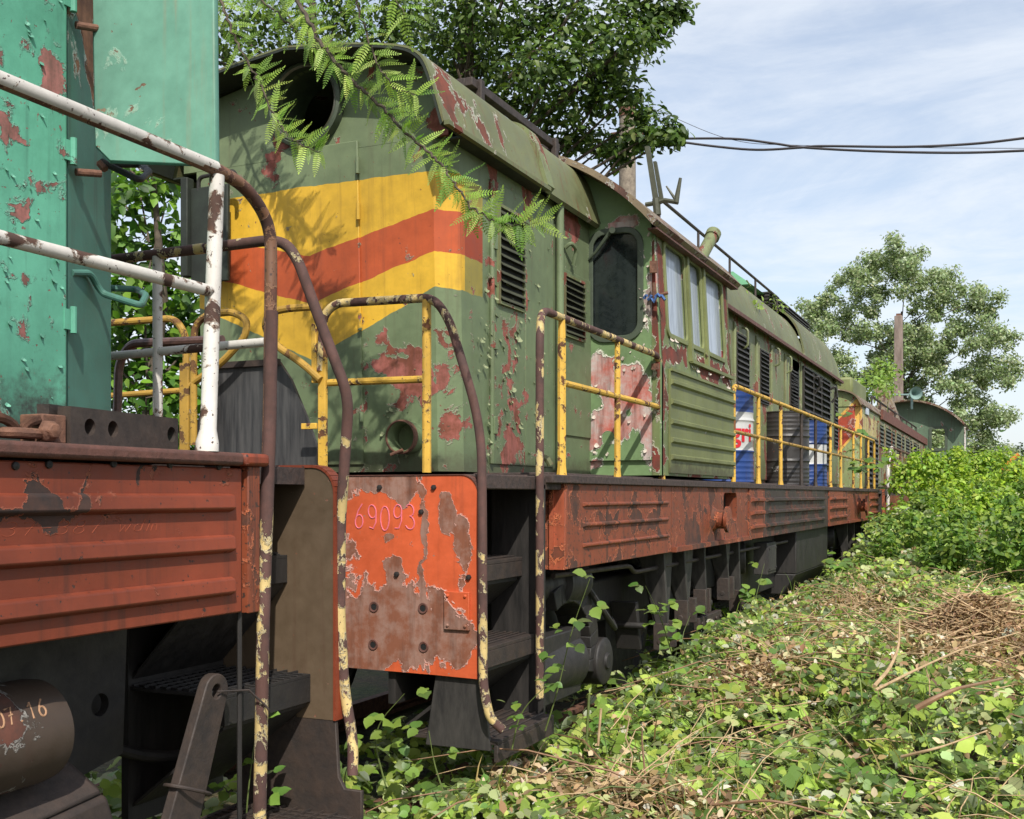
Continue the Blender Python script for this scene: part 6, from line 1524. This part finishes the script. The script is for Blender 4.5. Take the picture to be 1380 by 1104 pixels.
locust([(350, -90, .2), (390, -20, .1), (425, 45, 0), (452, 85, 0), (485, 118, 0), (513, 143, 0), (540, 173, -.05), (567, 195, -.05), (593, 220, -.1), (613, 247, -.1), (632, 277, -.1), (655, 293, -.12), (685, 304, -.12), (728, 300, -.15)], 4.35, 'longest leafy locust branch, crossing the nose down to the side louvre', .118, .022, .011)
locust([(285, -60, 0), (299, 5, 0), (312, 40, 0), (332, 80, 0), (350, 113, 0), (366, 150, 0), (384, 178, -.05), (408, 196, -.05), (432, 204, -.1)], 4.25, 'thin locust branch ending below the round nose window', .118, .027, .008)
locust([(300, -70, .2), (345, -5, .1), (390, 32, .1), (420, 62, .1), (450, 80, .1)], 4.5, 'short upper locust twig joining the long branch', .115, .03, .007, .9)
locust([(440, -110, -.1), (470, -30, 0), (490, 30, 0), (508, 85, 0), (530, 118, 0), (560, 128, 0)], 4.2, 'upper right locust spray in front of the visor', .118, .024, .008)
locust([(420, -140, -.2), (480, -80, -.2), (520, -25, -.2), (545, 20, -.2)], 4.0, 'locust tip at the top edge right of the long branch', .15, .045, .008)
locust([(180, -420, -1.0), (330, -330, -1.0), (480, -300, -1.0), (620, -280, -1.0)], 4.2, 'locust bough above the picture whose shade dapples the nose', .17, .085, .012)

# ------------------------------------------------------------------ light, sky, camera
sdir = Vector((.62, -.86, 1.05)).normalized()
el = math.asin(sdir.z); rot = math.atan2(sdir.x, sdir.y)
sl = bpy.data.lights.new('sun', 'SUN'); sl.energy = 3.7; sl.angle = math.radians(.53); sl.color = (1, .955, .88)
so = bpy.data.objects.new('sun', sl); COL.objects.link(so); so.rotation_euler = (-sdir).to_track_quat('-Z', 'Y').to_euler(); so.location = (20, -25, 40)
w = bpy.data.worlds.new('World'); SC.world = w; w.use_nodes = True
t = w.node_tree
for nd in list(t.nodes): t.nodes.remove(nd)
nt = NT(t)
sk = nt.node('ShaderNodeTexSky'); sk.sky_type = 'NISHITA'; sk.sun_disc = False; sk.sun_elevation = el; sk.sun_rotation = rot
sk.air_density = 1.0; sk.dust_density = 1.6; sk.ozone_density = 1.0
tc = nt.node('ShaderNodeTexCoord').outputs['Generated']
x, y, z = nt.node('ShaderNodeSeparateXYZ', {0: tc}).outputs
zz = nt.m('ADD', nt.m('MAXIMUM', z, 0.0), .22)
pv = nt.node('ShaderNodeCombineXYZ', {0: nt.m('DIVIDE', x, zz), 1: nt.m('DIVIDE', y, zz), 2: 0.0}).outputs[0]
pr_ = nt.v('MULTIPLY', pv, (1.0, 1.7, 1.0))
c1 = nt.noise(pr_, .9, 8, .62, .8); c2 = nt.noise(pr_, 3.4, 7, .65, .6)
cl = nt.m('ADD', nt.m('MULTIPLY', c1, .7), nt.m('MULTIPLY', c2, .3))
cm = nt.m('MULTIPLY', nt.ramp(cl, .38, .62, .46, 1.0, smooth=True), nt.ramp(z, .02, .75, .90, .66))
hz = nt.ramp(z, 0.0, .34, .72, 0.0, smooth=True)
cm = nt.m('MAXIMUM', cm, hz)
skc = nt.mix(cm, sk.outputs[0], (5.3, 5.6, 6.0, 1))
bg = nt.node('ShaderNodeBackground', {'Color': skc, 'Strength': .13})
nt.l.new(bg.outputs[0], nt.node('ShaderNodeOutputWorld').inputs[0])
cam = bpy.data.cameras.new('camera'); co = bpy.data.objects.new('camera', cam); COL.objects.link(co); SC.camera = co
co.location = (0, 0, EYE); co.rotation_euler = (math.pi / 2, 0, math.atan2(675.0, F_))
cam.sensor_width = 36.0; cam.lens = F_ / 1380 * 36; cam.shift_y = (668 - 552) / 1380; cam.clip_start = .05; cam.clip_end = 3000
vs = SC.view_settings; SC.display_settings.display_device = 'sRGB'; vs.view_transform = 'Standard'; vs.look = 'None'; vs.exposure = 0.45; vs.gamma = 1.0; vs.use_curve_mapping = False
SC.cycles.max_bounces = 8; SC.cycles.transparent_max_bounces = 8
